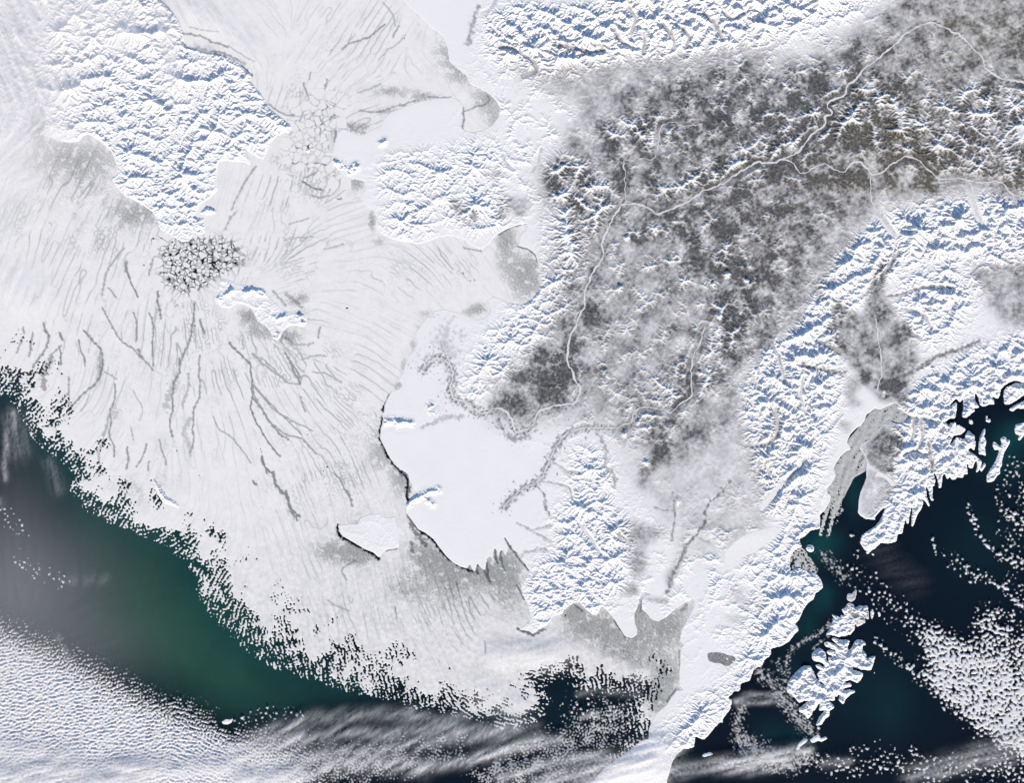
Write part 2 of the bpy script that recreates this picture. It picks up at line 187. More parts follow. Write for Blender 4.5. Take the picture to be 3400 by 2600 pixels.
# patches of dark forest in the interior; x, y, radius, strength
DARKS = [tuple(float(v) for v in p.split(',')) for p in '2430,620,60,.3 2330,440,55,.35 2600,560,70,.35 2700,570,60,.4 2790,460,60,.4 2920,430,55,.45 2950,470,70,.4 3070,520,55,.45 3080,600,50,.55 3200,480,60,.35 3350,610,70,.6 3380,130,60,.35 2980,280,50,.3 2860,180,60,.25 2400,380,60,.35 2280,300,60,.3 2520,400,60,.3 2130,780,50,.25 2360,790,60,.35 2430,900,60,.3 2560,870,50,.35 2290,880,40,.3 2210,940,45,.3 1980,1050,50,.3 1900,1230,60,.3 2440,1030,70,.3 2300,1240,60,.25 2500,960,50,.35 2660,380,60,.2 2720,280,60,.25 2250,720,50,.3 2830,600,60,.45 2040,730,50,.2 2600,700,60,.35 2440,720,60,.3'.split()]

# sea ice -------------------------------------------------------------------
ICE = ([(-300, 1300)] + T('B1', '0,850 60,865 130,950 180,1060 240,1130 290,1170 350,1205 400,1265 440,1310 410,1380 460,1440 500,1500 560,1530 640,1570 720,1590 800,1630 880,1660')
    + T('C1', '930,335 980,385 1060,435 1090,520 1130,640 1200,750 1260,810 1330,880 1430,960 1530,1020 1640,1050')
    + T('C2', '330,1070 430,1090 500,1120 640,1165 780,1190 900,1210 940,1250 1080,1275 1250,1300 1330,1310 1450,1360 1580,1370')
    + T('C3', '240,1365 330,1300 370,1220 300,1140 400,1100 480,1070 500,1120 560,1150 640,1160 740,1165 830,1150 850,1220 830,1290 830,1370 880,1400 800,1450 720,1520 690,1570 720,1590 900,1460 960,1430')
    + [(2400, 2400), (2400, 1500), (1900, 1000), (1800, -300), (-300, -300)])
INLET_ICE = T('D', '860,260 1120,440 950,510 780,445 640,620 480,740 570,880 560,980 420,1060 390,1130 350,1200 300,1330 330,1380 280,1480 240,1600 130,1700 40,1650 60,1450 190,1270 130,1170 230,1030 200,950 300,800 400,760 340,690 520,480 620,330')
BAY_ICE = T('C4', '365,400 440,360 470,400 500,440 540,500 500,520 440,490 370,510')

# new grey ice: x, y, rx, ry, strength
GREY = ([tuple(float(v) for v in p.split(',')) for p in
 '230,520,170,70,.55 130,410,40,60,.7 500,700,130,45,.55 430,740,60,60,.3 300,600,160,120,.22 590,800,80,50,.4 1480,170,55,60,.45 1530,240,60,50,.55 1620,330,60,45,.65 1640,400,35,40,.5 1290,300,70,22,.55 1400,320,60,20,.6 1180,420,55,18,.6 1290,370,70,14,.55 1060,405,30,20,.5 1150,600,50,30,.55 1190,610,20,30,.4 1235,735,14,40,.7 1260,800,30,20,.4 1680,790,36,55,.75 1700,880,60,60,.5 1750,950,60,60,.6 1770,880,30,60,.5 1590,1025,30,20,.75 1550,1040,30,20,.4 1420,1040,40,12,.4 1390,1080,20,30,.35 1370,1150,15,30,.5 1340,1220,16,40,.5 1320,1280,20,16,.6 830,1050,50,30,.75 880,1100,60,30,.65 960,1120,45,28,.7 1000,990,30,22,.6 960,1010,30,20,.4 1270,1520,60,50,.5 1330,1600,40,60,.6 1250,1450,40,50,.35 1200,1760,60,60,.45 1110,1830,90,50,.6 1200,1850,60,30,.6 1400,1830,60,50,.6 1480,1880,80,60,.65 1600,1900,90,60,.6 1690,1880,60,80,.5 1350,1950,90,60,.4 1500,1980,120,60,.3 1700,2000,60,80,.35 1950,2080,90,60,.6 2100,2130,120,110,.65 2230,2070,60,60,.6 2120,2020,40,40,.5 2220,2250,60,80,.55 2280,2010,30,30,.3 2180,2330,50,50,.5 1900,2030,40,30,.6 560,1600,70,40,.3 420,1600,40,40,.3 540,1480,50,40,.25 580,1270,15,60,.4 330,1230,18,60,.45 380,1370,20,50,.4 460,1650,50,40,.3'.split()])

LEADS = [  # traced open leads: polyline, half width, darkness
 (T('A1', '895,0 940,45 985,100 1012,165 1022,190'), 3, .6), (T('A1', '1025,185 1090,195 1150,210 1190,235 1250,250 1270,262'), 4, .75), (T('A1', '1025,250 1060,265 1110,270 1170,295 1250,300 1320,330 1360,355'), 6, .5), (T('A1', '1170,285 1230,290 1300,315 1340,345'), 3.5, .7), (T('A1', '1345,360 1375,385 1405,418'), 4, .9), (T('A1', '1060,150 1130,165 1220,175'), 2, .5), (T('A1', '1270,250 1340,300 1420,340'), 2, .5), (T('A1', '1500,580 1550,620 1600,640 1640,640'), 3.5, .6),
 (T('A2', '700,215 740,185 800,135'), 2.4, .8), (T('A2', '565,272 600,240 640,232 700,210'), 3.6, .7), (T('A2', '848,205 860,170 885,140'), 3.5, .6), (T('A2', '790,10 820,40 850,80 860,140'), 2.5, .5), (T('A2', '770,330 820,270 880,240 920,190'), 2.2, .45), (T('A2', '380,440 390,400'), 2, .6), (T('A2', '470,605 490,575 520,560'), 3.5, .8), (T('A2', '455,510 480,480 480,440'), 3, .6), (T('A2', '350,460 360,510 380,540'), 3, .6), (T('A2', '470,690 520,640 560,630'), 3, .7),
 (T('A2', '650,515 720,495 780,465'), 2, .5), (T('A2', '590,690 640,735 690,740'), 5, .5), (T('A2', '660,615 740,625 800,615 840,595 920,580'), 3.5, .55), (T('A2', '900,590 940,565 990,560'), 3, .7), (T('A2', '1050,540 1110,545 1170,540'), 3, .6), (T('A2', '1240,600 1245,660 1235,735'), 4, .7), (T('A2', '1250,620 1300,595 1370,580 1390,550 1370,530'), 2.2, .6),
 (T('A2', '370,820 385,800 375,825'), 5, .95), (T('A2', '270,790 300,820 340,830'), 3, .6), (T('A2', '265,900 320,915 390,910 460,915 510,925'), 3.5, .7), (T('A2', '345,995 400,970 420,960'), 3.5, .6), (T('A2', '345,1010 370,1030 400,1050 460,1060'), 3.5, .8), (T('A2', '400,1090 440,1105 490,1090'), 3, .6), (T('A2', '530,730 520,790'), 3, .7), (T('A2', '510,920 560,960'), 3, .6), (T('A2', '540,1110 560,1105'), 3, .7),
 (T('A2', '270,1250 340,1230 380,1215'), 2.2, .5), (T('A2', '240,1340 310,1325 400,1320'), 3, .45), (T('A2', '460,1390 530,1375 570,1360'), 2.6, .5), (T('A2', '1440,1310 1500,1270 1590,1245'), 2.6, .7), (T('A2', '1545,1375 1600,1388 1640,1420 1655,1460'), 2.4, .8), (T('A2', '1240,1380 1340,1400'), 2.5, .6), (T('A2', '1100,1380 1120,1430 1180,1500'), 1.8, .5),
 (T('A2', '0,1050 30,1000 60,950 85,925'), 2.6, .6), (T('A1', '1290,1170 1330,1080 1370,1010 1420,940'), 3, .55), (T('A1', '1250,1290 1290,1200 1320,1180'), 4, .5),
 (T('B1', '245,455 250,500 275,525'), 6, .8), (T('B1', '290,650 265,690 240,760 250,820'), 12, .62), (T('B1', '275,530 260,590 230,640 185,700'), 5, .7), (T('B1', '180,520 170,580 165,640'), 4.5, .65), (T('B1', '130,480 135,520'), 4, .65), (T('B1', '120,550 95,620'), 4, .6), (T('B1', '330,510 350,550'), 5, .75), (T('B1', '330,590 340,640 340,690'), 4, .75), (T('B1', '340,585 280,640'), 3, .65),
 (T('B1', '440,550 445,600 470,650 475,700'), 3, .7), (T('B1', '470,500 510,550 565,605 575,680 560,750 530,800 470,850 420,900 375,955'), 4, .75), (T('B1', '560,620 555,700'), 6, .5), (T('B1', '580,730 650,770'), 4, .45), (T('B1', '385,760 385,850 385,920'), 3, .6), (T('B1', '340,900 385,840'), 2, .6), (T('B1', '500,860 480,910 450,950'), 2.4, .5),
 (T('B1', '570,370 600,430 640,500 670,560 740,600 790,650 855,720'), 3.4, .65), (T('B1', '770,610 790,650'), 7, .7), (T('B1', '700,120 705,170 730,230 770,310'), 3.5, .75), (T('B1', '705,110 700,170'), 6, .6), (T('B1', '850,0 870,60 850,120 830,190'), 4, .6), (T('B1', '575,260 590,180 640,100 690,40'), 3.4, .55), (T('B1', '570,300 580,230'), 4, .55), (T('B1', '600,260 630,290 650,320'), 3, .6),
 (T('B1', '885,230 880,330 900,430'), 4.5, .75), (T('B1', '830,400 855,450 850,560 855,700'), 3, .7), (T('B1', '745,400 765,450 760,560'), 3, .7), (T('B1', '1085,350 1080,440 1060,550 1030,620 1000,690'), 4, .75), (T('B1', '1115,440 1140,520'), 4, .75), (T('B1', '1000,650 1005,720 970,800 955,860 970,920 945,1020 960,1090'), 4, .7), (T('B1', '975,790 940,860 930,930'), 12, .38), (T('B1', '1050,740 1060,800 1030,880 1020,930'), 5.5, .45), (T('B1', '1115,640 1110,760 1115,860 1080,950 1075,1030 1080,1130 1060,1180'), 3.4, .65), (T('B1', '1060,990 1020,1070 1060,1140 1060,1190'), 8, .38),
 (T('B1', '640,800 640,880 610,960 625,1010 605,1080 640,1150 635,1200'), 3, .7), (T('B1', '610,960 580,1090 560,1160'), 5, .5), (T('B1', '545,1160 555,1240'), 4, .45), (T('B1', '710,1150 715,1210 705,1270'), 4, .65), (T('B1', '820,1130 800,1200 760,1260'), 3, .65), (T('B1', '830,1230 825,1280'), 3, .6), (T('B1', '890,1110 930,1250'), 2.6, .6), (T('B1', '740,830 800,940 780,1000'), 2, .4), (T('B1', '730,1040 745,1110'), 2.2, .5),
 (T('B1', '1280,570 1330,620 1390,680'), 4.5, .75), (T('B1', '1395,680 1405,780 1410,870 1395,930 1440,1030 1500,1130 1560,1200'), 3, .8), (T('B1', '1410,870 1450,930 1500,1000 1560,1080 1600,1100'), 4, .7), (T('B1', '1410,800 1500,900 1560,960 1680,1080'), 2.6, .65), (T('B1', '1410,630 1470,690 1560,750 1590,780'), 5, .55), (T('B1', '1590,620 1640,700 1680,770'), 4, .7), (T('B1', '1460,1200 1490,1300'), 3, .8), (T('B1', '1520,1290 1540,1370 1600,1430 1620,1500 1660,1560'), 6, .75), (T('B1', '1410,1340 1430,1360'), 4, .8), (T('B1', '1190,980 1220,1050 1300,1100 1350,1170 1400,1240'), 2.2, .55), (T('B1', '1590,300 1640,330 1680,370'), 6, .5),
 (T('B2', '110,650 190,720 250,790 330,800'), 3, .55), (T('B2', '265,650 300,740 330,795'), 4.5, .7), (T('B2', '60,780 70,860 100,900 150,1000 240,1080 340,1100 420,1190'), 2.8, .65), (T('B2', '330,870 360,950'), 3, .6), (T('B2', '70,810 180,940 300,1010 400,1060'), 2.4, .6), (T('B2', '250,290 330,350'), 5, .45), (T('B2', '440,480 430,540'), 3, .65), (T('B2', '250,540 300,580 400,570'), 4, .5), (T('B2', '340,660 400,640 480,640'), 3, .5), (T('B2', '400,730 480,740 560,790'), 2.8, .5), (T('B2', '420,880 450,920 500,960 560,1010'), 2.2, .5), (T('B2', '180,280 230,340 250,360'), 4, .5),
 (T('B2', '835,850 815,890 795,930 788,1000 775,1050 775,1100 800,1160 830,1220 880,1280 930,1320 925,1400 930,1470'), 6, .95), (T('B2', '905,1290 930,1330 935,1390 925,1440'), 7, .9), (T('B2', '930,1500 950,1560 1000,1620 1060,1660'), 7, .9), (T('B2', '115,1210 140,1280 180,1300 190,1350 260,1430 280,1500 330,1540'), 4.5, .8), (T('B2', '250,1400 270,1470'), 6, .8), (T('B2', '520,1300 560,1340 580,1390 620,1450'), 3, .75), (T('B2', '600,1400 620,1480'), 3, .7), (T('B2', '540,1590 540,1640 590,1670 640,1690'), 6, .95),
 (T('C2', '540,245 545,300 600,330 650,355 700,385 740,400 765,425'), 8, .95), (T('C2', '800,385 870,375'), 3, .8), (T('C2', '940,200 960,260 1000,310 1030,350'), 9, .8), (T('C2', '950,340 960,390'), 6, .7), (T('C2', '1000,275 1080,330 1120,390 1170,440 1240,480 1290,500'), 6, .95), (T('C2', '1315,460 1320,510'), 5, .9), (T('C2', '1372,460 1380,530'), 4, .9), (T('C2', '1360,500 1390,560'), 5, .8), (T('C2', '1415,370 1425,430'), 3.5, .85), (T('C2', '1455,370 1445,440'), 3.5, .85), (T('C2', '1465,310 1500,360 1530,400 1560,440 1600,490'), 4, .9), (T('C2', '1540,580 1580,660'), 3, .8), (T('C2', '1540,820 1590,840 1630,855'), 6, .9), (T('C3', '240,835 300,850 350,820'), 6, .85), (T('C3', '20,500 40,540'), 4, .9), (T('C3', '70,420 90,460'), 3.5, .8), (T('C3', '110,430 130,500'), 3, .8), (T('C3', '740,775 800,868'), 2.5, .9), (T('C3', '1100,940 1103,1050'), 2, .6), (T('C3', '890,660 885,720'), 4, .6), (T('C3', '520,690 560,720'), 4, .8), (T('C3', '1140,690 1110,720'), 5, .5), (T('C3', '1080,1160 1030,1230'), 4, .8),
 (T('C2', '1200,560 1220,640'), 2.4, .7), (T('C2', '640,440 560,490 590,550'), 3, .55), (T('C2', '860,700 870,760'), 2.4, .6), (T('C2', '480,660 540,700 600,720'), 4, .45), (T('C2', '1360,890 1365,960'), 2, .6),
 (T('F', '440,320 470,370 510,420'), 2.6, .95), (T('F', '800,350 870,430 920,460 990,460 1010,530 1040,590 1110,650 1190,700 1240,790 1320,850 1400,950 1460,970'), 4.6, 1.0), (T('F', '800,500 870,600 980,620 1050,640'), 2.4, .95), (T('F', '830,800 890,900 920,940 1000,960 1070,1010 1190,1000'), 3.4, .9), (T('F', '1110,470 1150,540 1200,560 1190,600'), 2.6, .95), (T('F', '1260,520 1260,680'), 2.6, .9), (T('F', '40,370 60,250'), 4, .95), (T('F', '60,430 130,330 210,240'), 4, .95), (T('F', '240,600 300,560'), 6, .9), (T('F', '340,860 380,780 420,720'), 5, .8), (T('F', '200,980 210,870'), 4, .7), (T('F', '730,1000 740,860'), 5, .6), (T('F', '460,1080 560,1000 640,960'), 6, .6), (T('F', '130,1150 200,1280'), 5, .7), (T('F', '1080,280 1090,340'), 8, .8), (T('F', '920,220 960,250'), 6, .9), (T('F', '400,210 560,280 640,330 740,335 830,290 880,260'), 2.4, .95), (T('F', '1640,540 1740,540'), 3, .9), (T('F', '1620,390 1700,380'), 2.4, .85), (T('F', '1100,1130 1130,1180'), 5, .95), (T('F', '1500,740 1700,740'), 3, .85),
]

# direction of leads: x, y, dx, dy
FLOW = [tuple(float(v) for v in p.split(',')) for p in '200,1200,-.15,1 500,1300,-.2,1 700,1100,.15,1 400,900,-.3,1 300,650,-.5,1 850,1300,.35,1 1000,1300,.6,.9 1200,1300,.7,.5 1100,1050,1,.35 1000,950,1,-.3 900,750,.3,-1 1150,800,1,-.3 1100,200,.8,-.9 1250,130,.6,-1 1050,350,.5,-1 800,100,.7,.8 1400,300,.7,.7 1100,450,.2,1 1200,350,1,-.35 1500,900,.6,.8 1300,950,.8,.5 1250,1550,.35,1 900,1650,.4,1 700,1550,.2,1 1200,1900,.1,1 1400,2000,.4,1 1000,1900,.5,1 700,1900,-.55,1 300,1500,-.6,.7 180,1420,-.6,.5 560,1780,-.8,.6 650,1950,-.8,.8 800,2150,-.3,1 950,2200,.25,1 1200,2250,.15,1 1400,2300,.3,1 1600,2300,1,.4 2000,2250,.1,1 2100,2050,-.7,.7 2200,2200,0,1 2850,1500,-.5,1 2760,1700,-.3,1 1750,2200,1,.1 80,1330,-.7,.6'.split()]

# ----------------------------------------------------------------------------
# RASTER TOOLS (numpy): the terrain, the ice and the clouds are height fields
# ----------------------------------------------------------------------------
NX, NY, STEP = 1280, 1000, 2.9
X0, Y0 = -156.0, -150.0
gx = (X0 + STEP * np.arange(NX)).astype(np.float32)
gy = (Y0 + STEP * np.arange(NY)).astype(np.float32)
GX, GY = np.meshgrid(gx, gy)
rng = np.random.default_rng(7)

_kx = np.fft.rfftfreq(NX)[None, :].astype(np.float32); _ky = np.fft.fftfreq(NY)[:, None].astype(np.float32)

def blur(a, s):
    """gaussian blur, s in grid cells"""
    pad = int(min(60, max(4, 3 * s)))
    b = np.pad(a, pad, mode='edge')
    kx = np.fft.rfftfreq(b.shape[1])[None, :]; ky = np.fft.fftfreq(b.shape[0])[:, None]
    F = np.fft.rfft2(b) * np.exp(-2 * (np.pi * s) ** 2 * (kx * kx + ky * ky))
    return np.fft.irfft2(F, b.shape)[pad:-pad, pad:-pad].astype(np.float32)

def noise(wave, beta=0.0, seed=0, aniso=1.0, ang=0.0):
    """band noise of wavelength `wave` (map px); beta>0 adds power-law smaller detail"""
    r = np.random.default_rng(seed)
    F = np.fft.rfft2(r.standard_normal((NY, NX)))
    c, s = math.cos(ang), math.sin(ang)
    u = (_kx * c + _ky * s) * aniso; v = -_kx * s + _ky * c
    k = np.sqrt(u * u + v * v) * wave / STEP + 1e-6
    if beta == 0:
        H = np.exp(-((k - 1.0) / 0.45) ** 2)
    else:
        H = np.where(k < 1, k ** 2, k ** -(beta + 1.0))
    a = np.fft.irfft2(F * H, (NY, NX))
    return (a / a.std()).astype(np.float32)

def poly_mask(pts):
    """anti-aliased polygon coverage on the grid"""
    P = np.array(pts, np.float64)
    ax, ay = P[:, 0], P[:, 1]; bx, by = np.roll(ax, -1), np.roll(ay, -1)
    out = np.zeros((NY, NX), np.float32)
    lo, hi = max(0, int((ay.min() - Y0) / STEP) - 1), min(NY, int((ay.max() - Y0) / STEP) + 2)
    cell = np.arange(NX)
    for j in range(lo, hi):
        for sub in (-0.25, 0.25):
            y = Y0 + STEP * (j + sub)
            m = (ay <= y) != (by <= y)
            if not m.any(): continue
            xs = np.sort(ax[m] + (y - ay[m]) / (by[m] - ay[m]) * (bx[m] - ax[m]))
            t = (xs - X0) / STEP + 0.5
            for k in range(0, len(t) - 1, 2):
                a, b = max(t[k], 0), min(t[k + 1], NX)
                if b <= a: continue
                i0, i1 = int(a), int(min(b, NX - 1e-6))
                if i0 == i1: out[j, i0] += (b - a) * .5
                else:
                    out[j, i0] += (i0 + 1 - a) * .5; out[j, i1] += (b - i1) * .5; out[j, i0 + 1:i1] += .5
    return np.clip(out, 0, 1)

def wiggle(pts, amp, step=9.0, seed=0):
    """resample a polyline finely and let it wander like a stream or a crack"""
    P = np.array(pts, float); d = np.r_[0, np.cumsum(np.hypot(*np.diff(P, axis=0).T))]
    n = max(3, int(d[-1] / step)); t = np.linspace(0, d[-1], n)
    # Catmull-like smoothing by moving average of the linear interpolation
    Q = np.c_[np.interp(t, d, P[:, 0]), np.interp(t, d, P[:, 1])]
    for _ in range(2): Q[1:-1] = (Q[:-2] + 2 * Q[1:-1] + Q[2:]) / 4
    if amp:
        r = np.random.default_rng(seed)
        w = np.convolve(r.standard_normal(n + 8), [.25, .5, .25], 'same')[4:-4] * amp
        tx = np.gradient(Q, axis=0); L = np.hypot(tx[:, 0], tx[:, 1]) + 1e-6
        env = np.minimum(1, np.minimum(np.arange(n), np.arange(n)[::-1]) / 2.0)
        Q = Q + np.c_[-tx[:, 1] / L, tx[:, 0] / L] * (w * env)[:, None]
    return Q

def line_dist(lines, R, D=None):
    """distance (map px) to a set of polylines, up to R"""
    if D is None: D = np.full((NY, NX), R, np.float32)
    for Q in lines:
        for (ax, ay), (bx, by) in zip(Q[:-1], Q[1:]):
            i0 = max(0, int((min(ax, bx) - R - X0) / STEP)); i1 = min(NX, int((max(ax, bx) + R - X0) / STEP) + 2)
            j0 = max(0, int((min(ay, by) - R - Y0) / STEP)); j1 = min(NY, int((max(ay, by) + R - Y0) / STEP) + 2)
            if i1 <= i0 or j1 <= j0: continue
            x, y = GX[j0:j1, i0:i1], GY[j0:j1, i0:i1]
            dx, dy = bx - ax, by - ay; L2 = dx * dx + dy * dy + 1e-9
            t = np.clip(((x - ax) * dx + (y - ay) * dy) / L2, 0, 1)
            d = np.hypot(x - ax - t * dx, y - ay - t * dy)
            np.minimum(D[j0:j1, i0:i1], d, out=D[j0:j1, i0:i1])
    return D

def sample(a, x, y):
    """bilinear lookup, x/y in map px"""
    fx = np.clip((np.asarray(x) - X0) / STEP, 0, NX - 1.001); fy = np.clip((np.asarray(y) - Y0) / STEP, 0, NY - 1.001)
    i, j = fx.astype(int), fy.astype(int); u, v = fx - i, fy - j
    return (a[j, i] * (1 - u) + a[j, i + 1] * u) * (1 - v) + (a[j + 1, i] * (1 - u) + a[j + 1, i + 1] * u) * v

def gaussians(lst):
    a = np.zeros((NY, NX), np.float32)
    for x, y, rx, ry, s in lst:
        i0, i1 = max(0, int((x - 3 * rx - X0) / STEP)), min(NX, int((x + 3 * rx - X0) / STEP))
        j0, j1 = max(0, int((y - 3 * ry - Y0) / STEP)), min(NY, int((y + 3 * ry - Y0) / STEP))
        if i1 <= i0 or j1 <= j0: continue
        q = ((GX[j0:j1, i0:i1] - x) / rx) ** 2 + ((GY[j0:j1, i0:i1] - y) / ry) ** 2
        a[j0:j1, i0:i1] += s * np.exp(-q)
    return a

def smooth(x, a, b):
    t = np.clip((x - a) / (b - a), 0, 1)
    return t * t * (3 - 2 * t)

def dir_field(ctrl, r=120.0):
    """interpolate undirected directions through the doubled angle"""
    cs = GX[::8, ::8]; cy = GY[::8, ::8]
    c2 = np.zeros_like(cs); s2 = np.zeros_like(cs)
    for x, y, dx, dy in ctrl:
        a = math.atan2(dy, dx); w = 1.0 / (((cs - x) ** 2 + (cy - y) ** 2) / r ** 2 + 0.15) ** 1.5
        c2 += w * math.cos(2 * a); s2 += w * math.sin(2 * a)
    def up(q):
        yi = np.linspace(0, NY - 1, NY) / 8; xi = np.linspace(0, NX - 1, NX) / 8
        yi = np.clip(yi, 0, q.shape[0] - 1.001); xi = np.clip(xi, 0, q.shape[1] - 1.001)
        j, i = yi.astype(int)[:, None], xi.astype(int)[None, :]; v, u = (yi[:, None] - j), (xi[None, :] - i)
        return (q[j, i] * (1 - u) + q[j, i + 1] * u) * (1 - v) + (q[j + 1, i] * (1 - u) + q[j + 1, i + 1] * u) * v
    a = 0.5 * np.arctan2(up(s2), up(c2))
    return np.cos(a).astype(np.float32), np.sin(a).astype(np.float32)

def up2(q):
    """bilinear 2x enlargement of a half-resolution field"""
    p = np.pad(q, ((0, 1), (0, 1)), mode='edge')
    out = np.empty((q.shape[0] * 2, q.shape[1] * 2), np.float32)
    out[0::2, 0::2] = q; out[0::2, 1::2] = (p[:-1, :-1] + p[:-1, 1:]) / 2
    out[1::2, 0::2] = (p[:-1, :-1] + p[1:, :-1]) / 2
    out[1::2, 1::2] = (p[:-1, :-1] + p[1:, :-1] + p[:-1, 1:] + p[1:, 1:]) / 4
    return out

def lic(n, dx, dy, L, half=False):
    """smear noise along a direction field (L cells each way)"""
    if half: n, dx, dy, L = np.ascontiguousarray(n[::2, ::2]), np.ascontiguousarray(dx[::2, ::2]), np.ascontiguousarray(dy[::2, ::2]), max(2, L // 2)
    ny, nx = n.shape
    acc = n.copy(); nf = n.ravel(); fx, fy = dx.ravel(), dy.ravel()
    bi, bj = np.meshgrid(np.arange(nx, dtype=np.float32), np.arange(ny, dtype=np.float32))
    for sgn in (1, -1):
        x, y = bi.copy(), bj.copy(); px, py = dx * sgn, dy * sgn
        for k in range(1, L + 1):
            x += px * 1.5; y += py * 1.5
            q = np.clip(y, 0, ny - 1).astype(np.int32) * nx + np.clip(x, 0, nx - 1).astype(np.int32)
            acc += np.float32(0.5 + 0.5 * math.cos(math.pi * k / (L + 1))) * nf[q]
            if k % 2 == 0 and k < L:
                qx, qy = fx[q], fy[q]
                f = np.sign(qx * px + qy * py)
                px, py = qx * f, qy * f
    acc = (acc - acc.mean()) / acc.std()
    return up2(acc) if half else acc.astype(np.float32)

def stroke(Q, R, out, fn):
    """out = max(out, fn(distance, window)) inside the box around polyline Q"""
    Q = np.asarray(Q)
    i0 = max(0, int((Q[:, 0].min() - R - X0) / STEP)); i1 = min(NX, int((Q[:, 0].max() + R - X0) / STEP) + 2)
    j0 = max(0, int((Q[:, 1].min() - R - Y0) / STEP)); j1 = min(NY, int((Q[:, 1].max() + R - Y0) / STEP) + 2)
    if i1 <= i0 or j1 <= j0: return
    w = (slice(j0, j1), slice(i0, i1))
    d = np.full((j1 - j0, i1 - i0), R, np.float32)
    for (ax, ay), (bx, by) in zip(Q[:-1], Q[1:]):
        a0 = max(i0, int((min(ax, bx) - R - X0) / STEP)); a1 = min(i1, int((max(ax, bx) + R - X0) / STEP) + 2)
        b0 = max(j0, int((min(ay, by) - R - Y0) / STEP)); b1 = min(j1, int((max(ay, by) + R - Y0) / STEP) + 2)
        if a1 <= a0 or b1 <= b0: continue
        x, y = gx[None, a0:a1], gy[b0:b1, None]
        dx, dy = bx - ax, by - ay
        t = np.clip(((x - ax) * dx + (y - ay) * dy) / (dx * dx + dy * dy + 1e-9), 0, 1)
        dd = np.hypot(x - ax - t * dx, y - ay - t * dy)
        v = d[b0 - j0:b1 - j0, a0 - i0:a1 - i0]
        np.minimum(v, dd, out=v)
    np.maximum(out[w], fn(d, w) * (d < R * .999), out=out[w])

def erode(h, U, base, iters, K=1.0, dt=1.0, A=None, diff=0.02, m=0.5):
    """stream-power erosion: carves branching valleys and sharp ridges; base = cells held at level 0"""
    ny, nx = h.shape; idx = np.arange(ny * nx, dtype=np.int64).reshape(ny, nx)
    if A is None: A = np.ones((ny, nx), np.float32)
    offs = [(-1, 0, 1.0), (1, 0, 1.0), (0, -1, 1.0), (0, 1, 1.0), (-1, -1, 1.4142), (-1, 1, 1.4142), (1, -1, 1.4142), (1, 1, 1.4142)]
    for it in range(iters):
        hp = np.pad(h, 1, mode='edge')
        best = np.zeros((ny, nx), np.float32); rec = idx.copy(); dist = np.ones((ny, nx), np.float32); hr = h.copy()
        for oy, ox, dd in offs:
            nb = hp[1 + oy:1 + oy + ny, 1 + ox:1 + ox + nx]
            s = (h - nb) / dd
            g = s > best
            best[g] = s[g]; dist[g] = dd; hr[g] = nb[g]
            tgt = idx + oy * nx + ox
            rec[g] = tgt[g]
        sink = rec == idx
        w = np.where(sink, 0, A).ravel()
        A = (1 + np.bincount(np.clip(rec, 0, ny * nx - 1).ravel(), weights=w, minlength=ny * nx).reshape(ny, nx)).astype(np.float32)
        F = K * dt * A ** m / dist
        hn = (h + U * dt + F * hr) / (1 + F)
        lap = (hp[:-2, 1:-1] + hp[2:, 1:-1] + hp[1:-1, :-2] + hp[1:-1, 2:]) / 4 - h
        h = np.where(sink, h + U * dt + 0.3 * np.maximum(lap, 0), hn + diff * lap).astype(np.float32)
        h *= base
    return h, A

# ----------------------------------------------------------------------------
# LAND MAPS
# ----------------------------------------------------------------------------
n_coast = noise(22, 1.6, 11)
land_raw = np.clip(poly_mask(SIBERIA) + poly_mask(MAINLAND), 0, 1)
isl_masks = []
for pts, rel, lab in ISLANDS:
    m = poly_mask(pts); isl_masks.append(m)
isl_raw = np.clip(sum(isl_masks), 0, 1)
south_coast = smooth(GY + (GX - 2300) * .3, 1900, 2050) * smooth(GX, 2150, 2400)
coast = blur(np.clip(land_raw + isl_raw, 0, 1), 0.8) + (0.07 + 0.17 * south_coast) * n_coast * blur(np.clip(land_raw + isl_raw, 0, 1) * (1 - np.clip(land_raw + isl_raw, 0, 1)) * 4, 1.0)
land = smooth(coast, 0.40, 0.60)                      # 1 on land
inland = smooth(blur(coast, 6), 0.55, 0.95)           # away from the shore

uplift = np.zeros((NY, NX), np.float32)
range_id = np.full((NY, NX), -1, np.int16)
for k, (pts, s, lab) in enumerate(RANGES):
    m = poly_mask(pts)
    uplift = np.maximum(uplift, blur(m, 11) * s)
    range_id[(blur(m, 5) > 0.5)] = k
for m, (pts, rel, lab) in zip(isl_masks, ISLANDS):
    uplift = np.maximum(uplift, blur(m, 1.2) * rel * 1.1)
for pts, s in SUBPEAKS:
    stroke(wiggle(pts, 3, 8, 3), 40, uplift, lambda d, w: np.exp(-(d / 13) ** 2) * s)
for x, y in DOMES:
    uplift = np.maximum(uplift, 0.8 * np.exp(-((GX - x) ** 2 + (GY - y) ** 2) / 13.0 ** 2))
hills = noise(120, 1.2, 21)
rolling = np.clip(gaussians([(2350, 900, 420, 420, .26), (2900, 350, 420, 300, .26), (2450, 300, 300, 200, .20), (1950, 1250, 200, 200, .18), (2150, 1900, 300, 250, .10), (2050, 650, 250, 250, .12), (2500, 1900, 200, 250, .25), (1750, 500, 150, 200, .18), (1700, 300, 150, 130, .12)]) * smooth(hills, -0.9, 1.2) * 1.1, 0, .32)
uplift = np.maximum(uplift, rolling)
uplift *= (0.62 + 0.5 * smooth(noise(110, 0.9, 23), -1.3, 1.3))

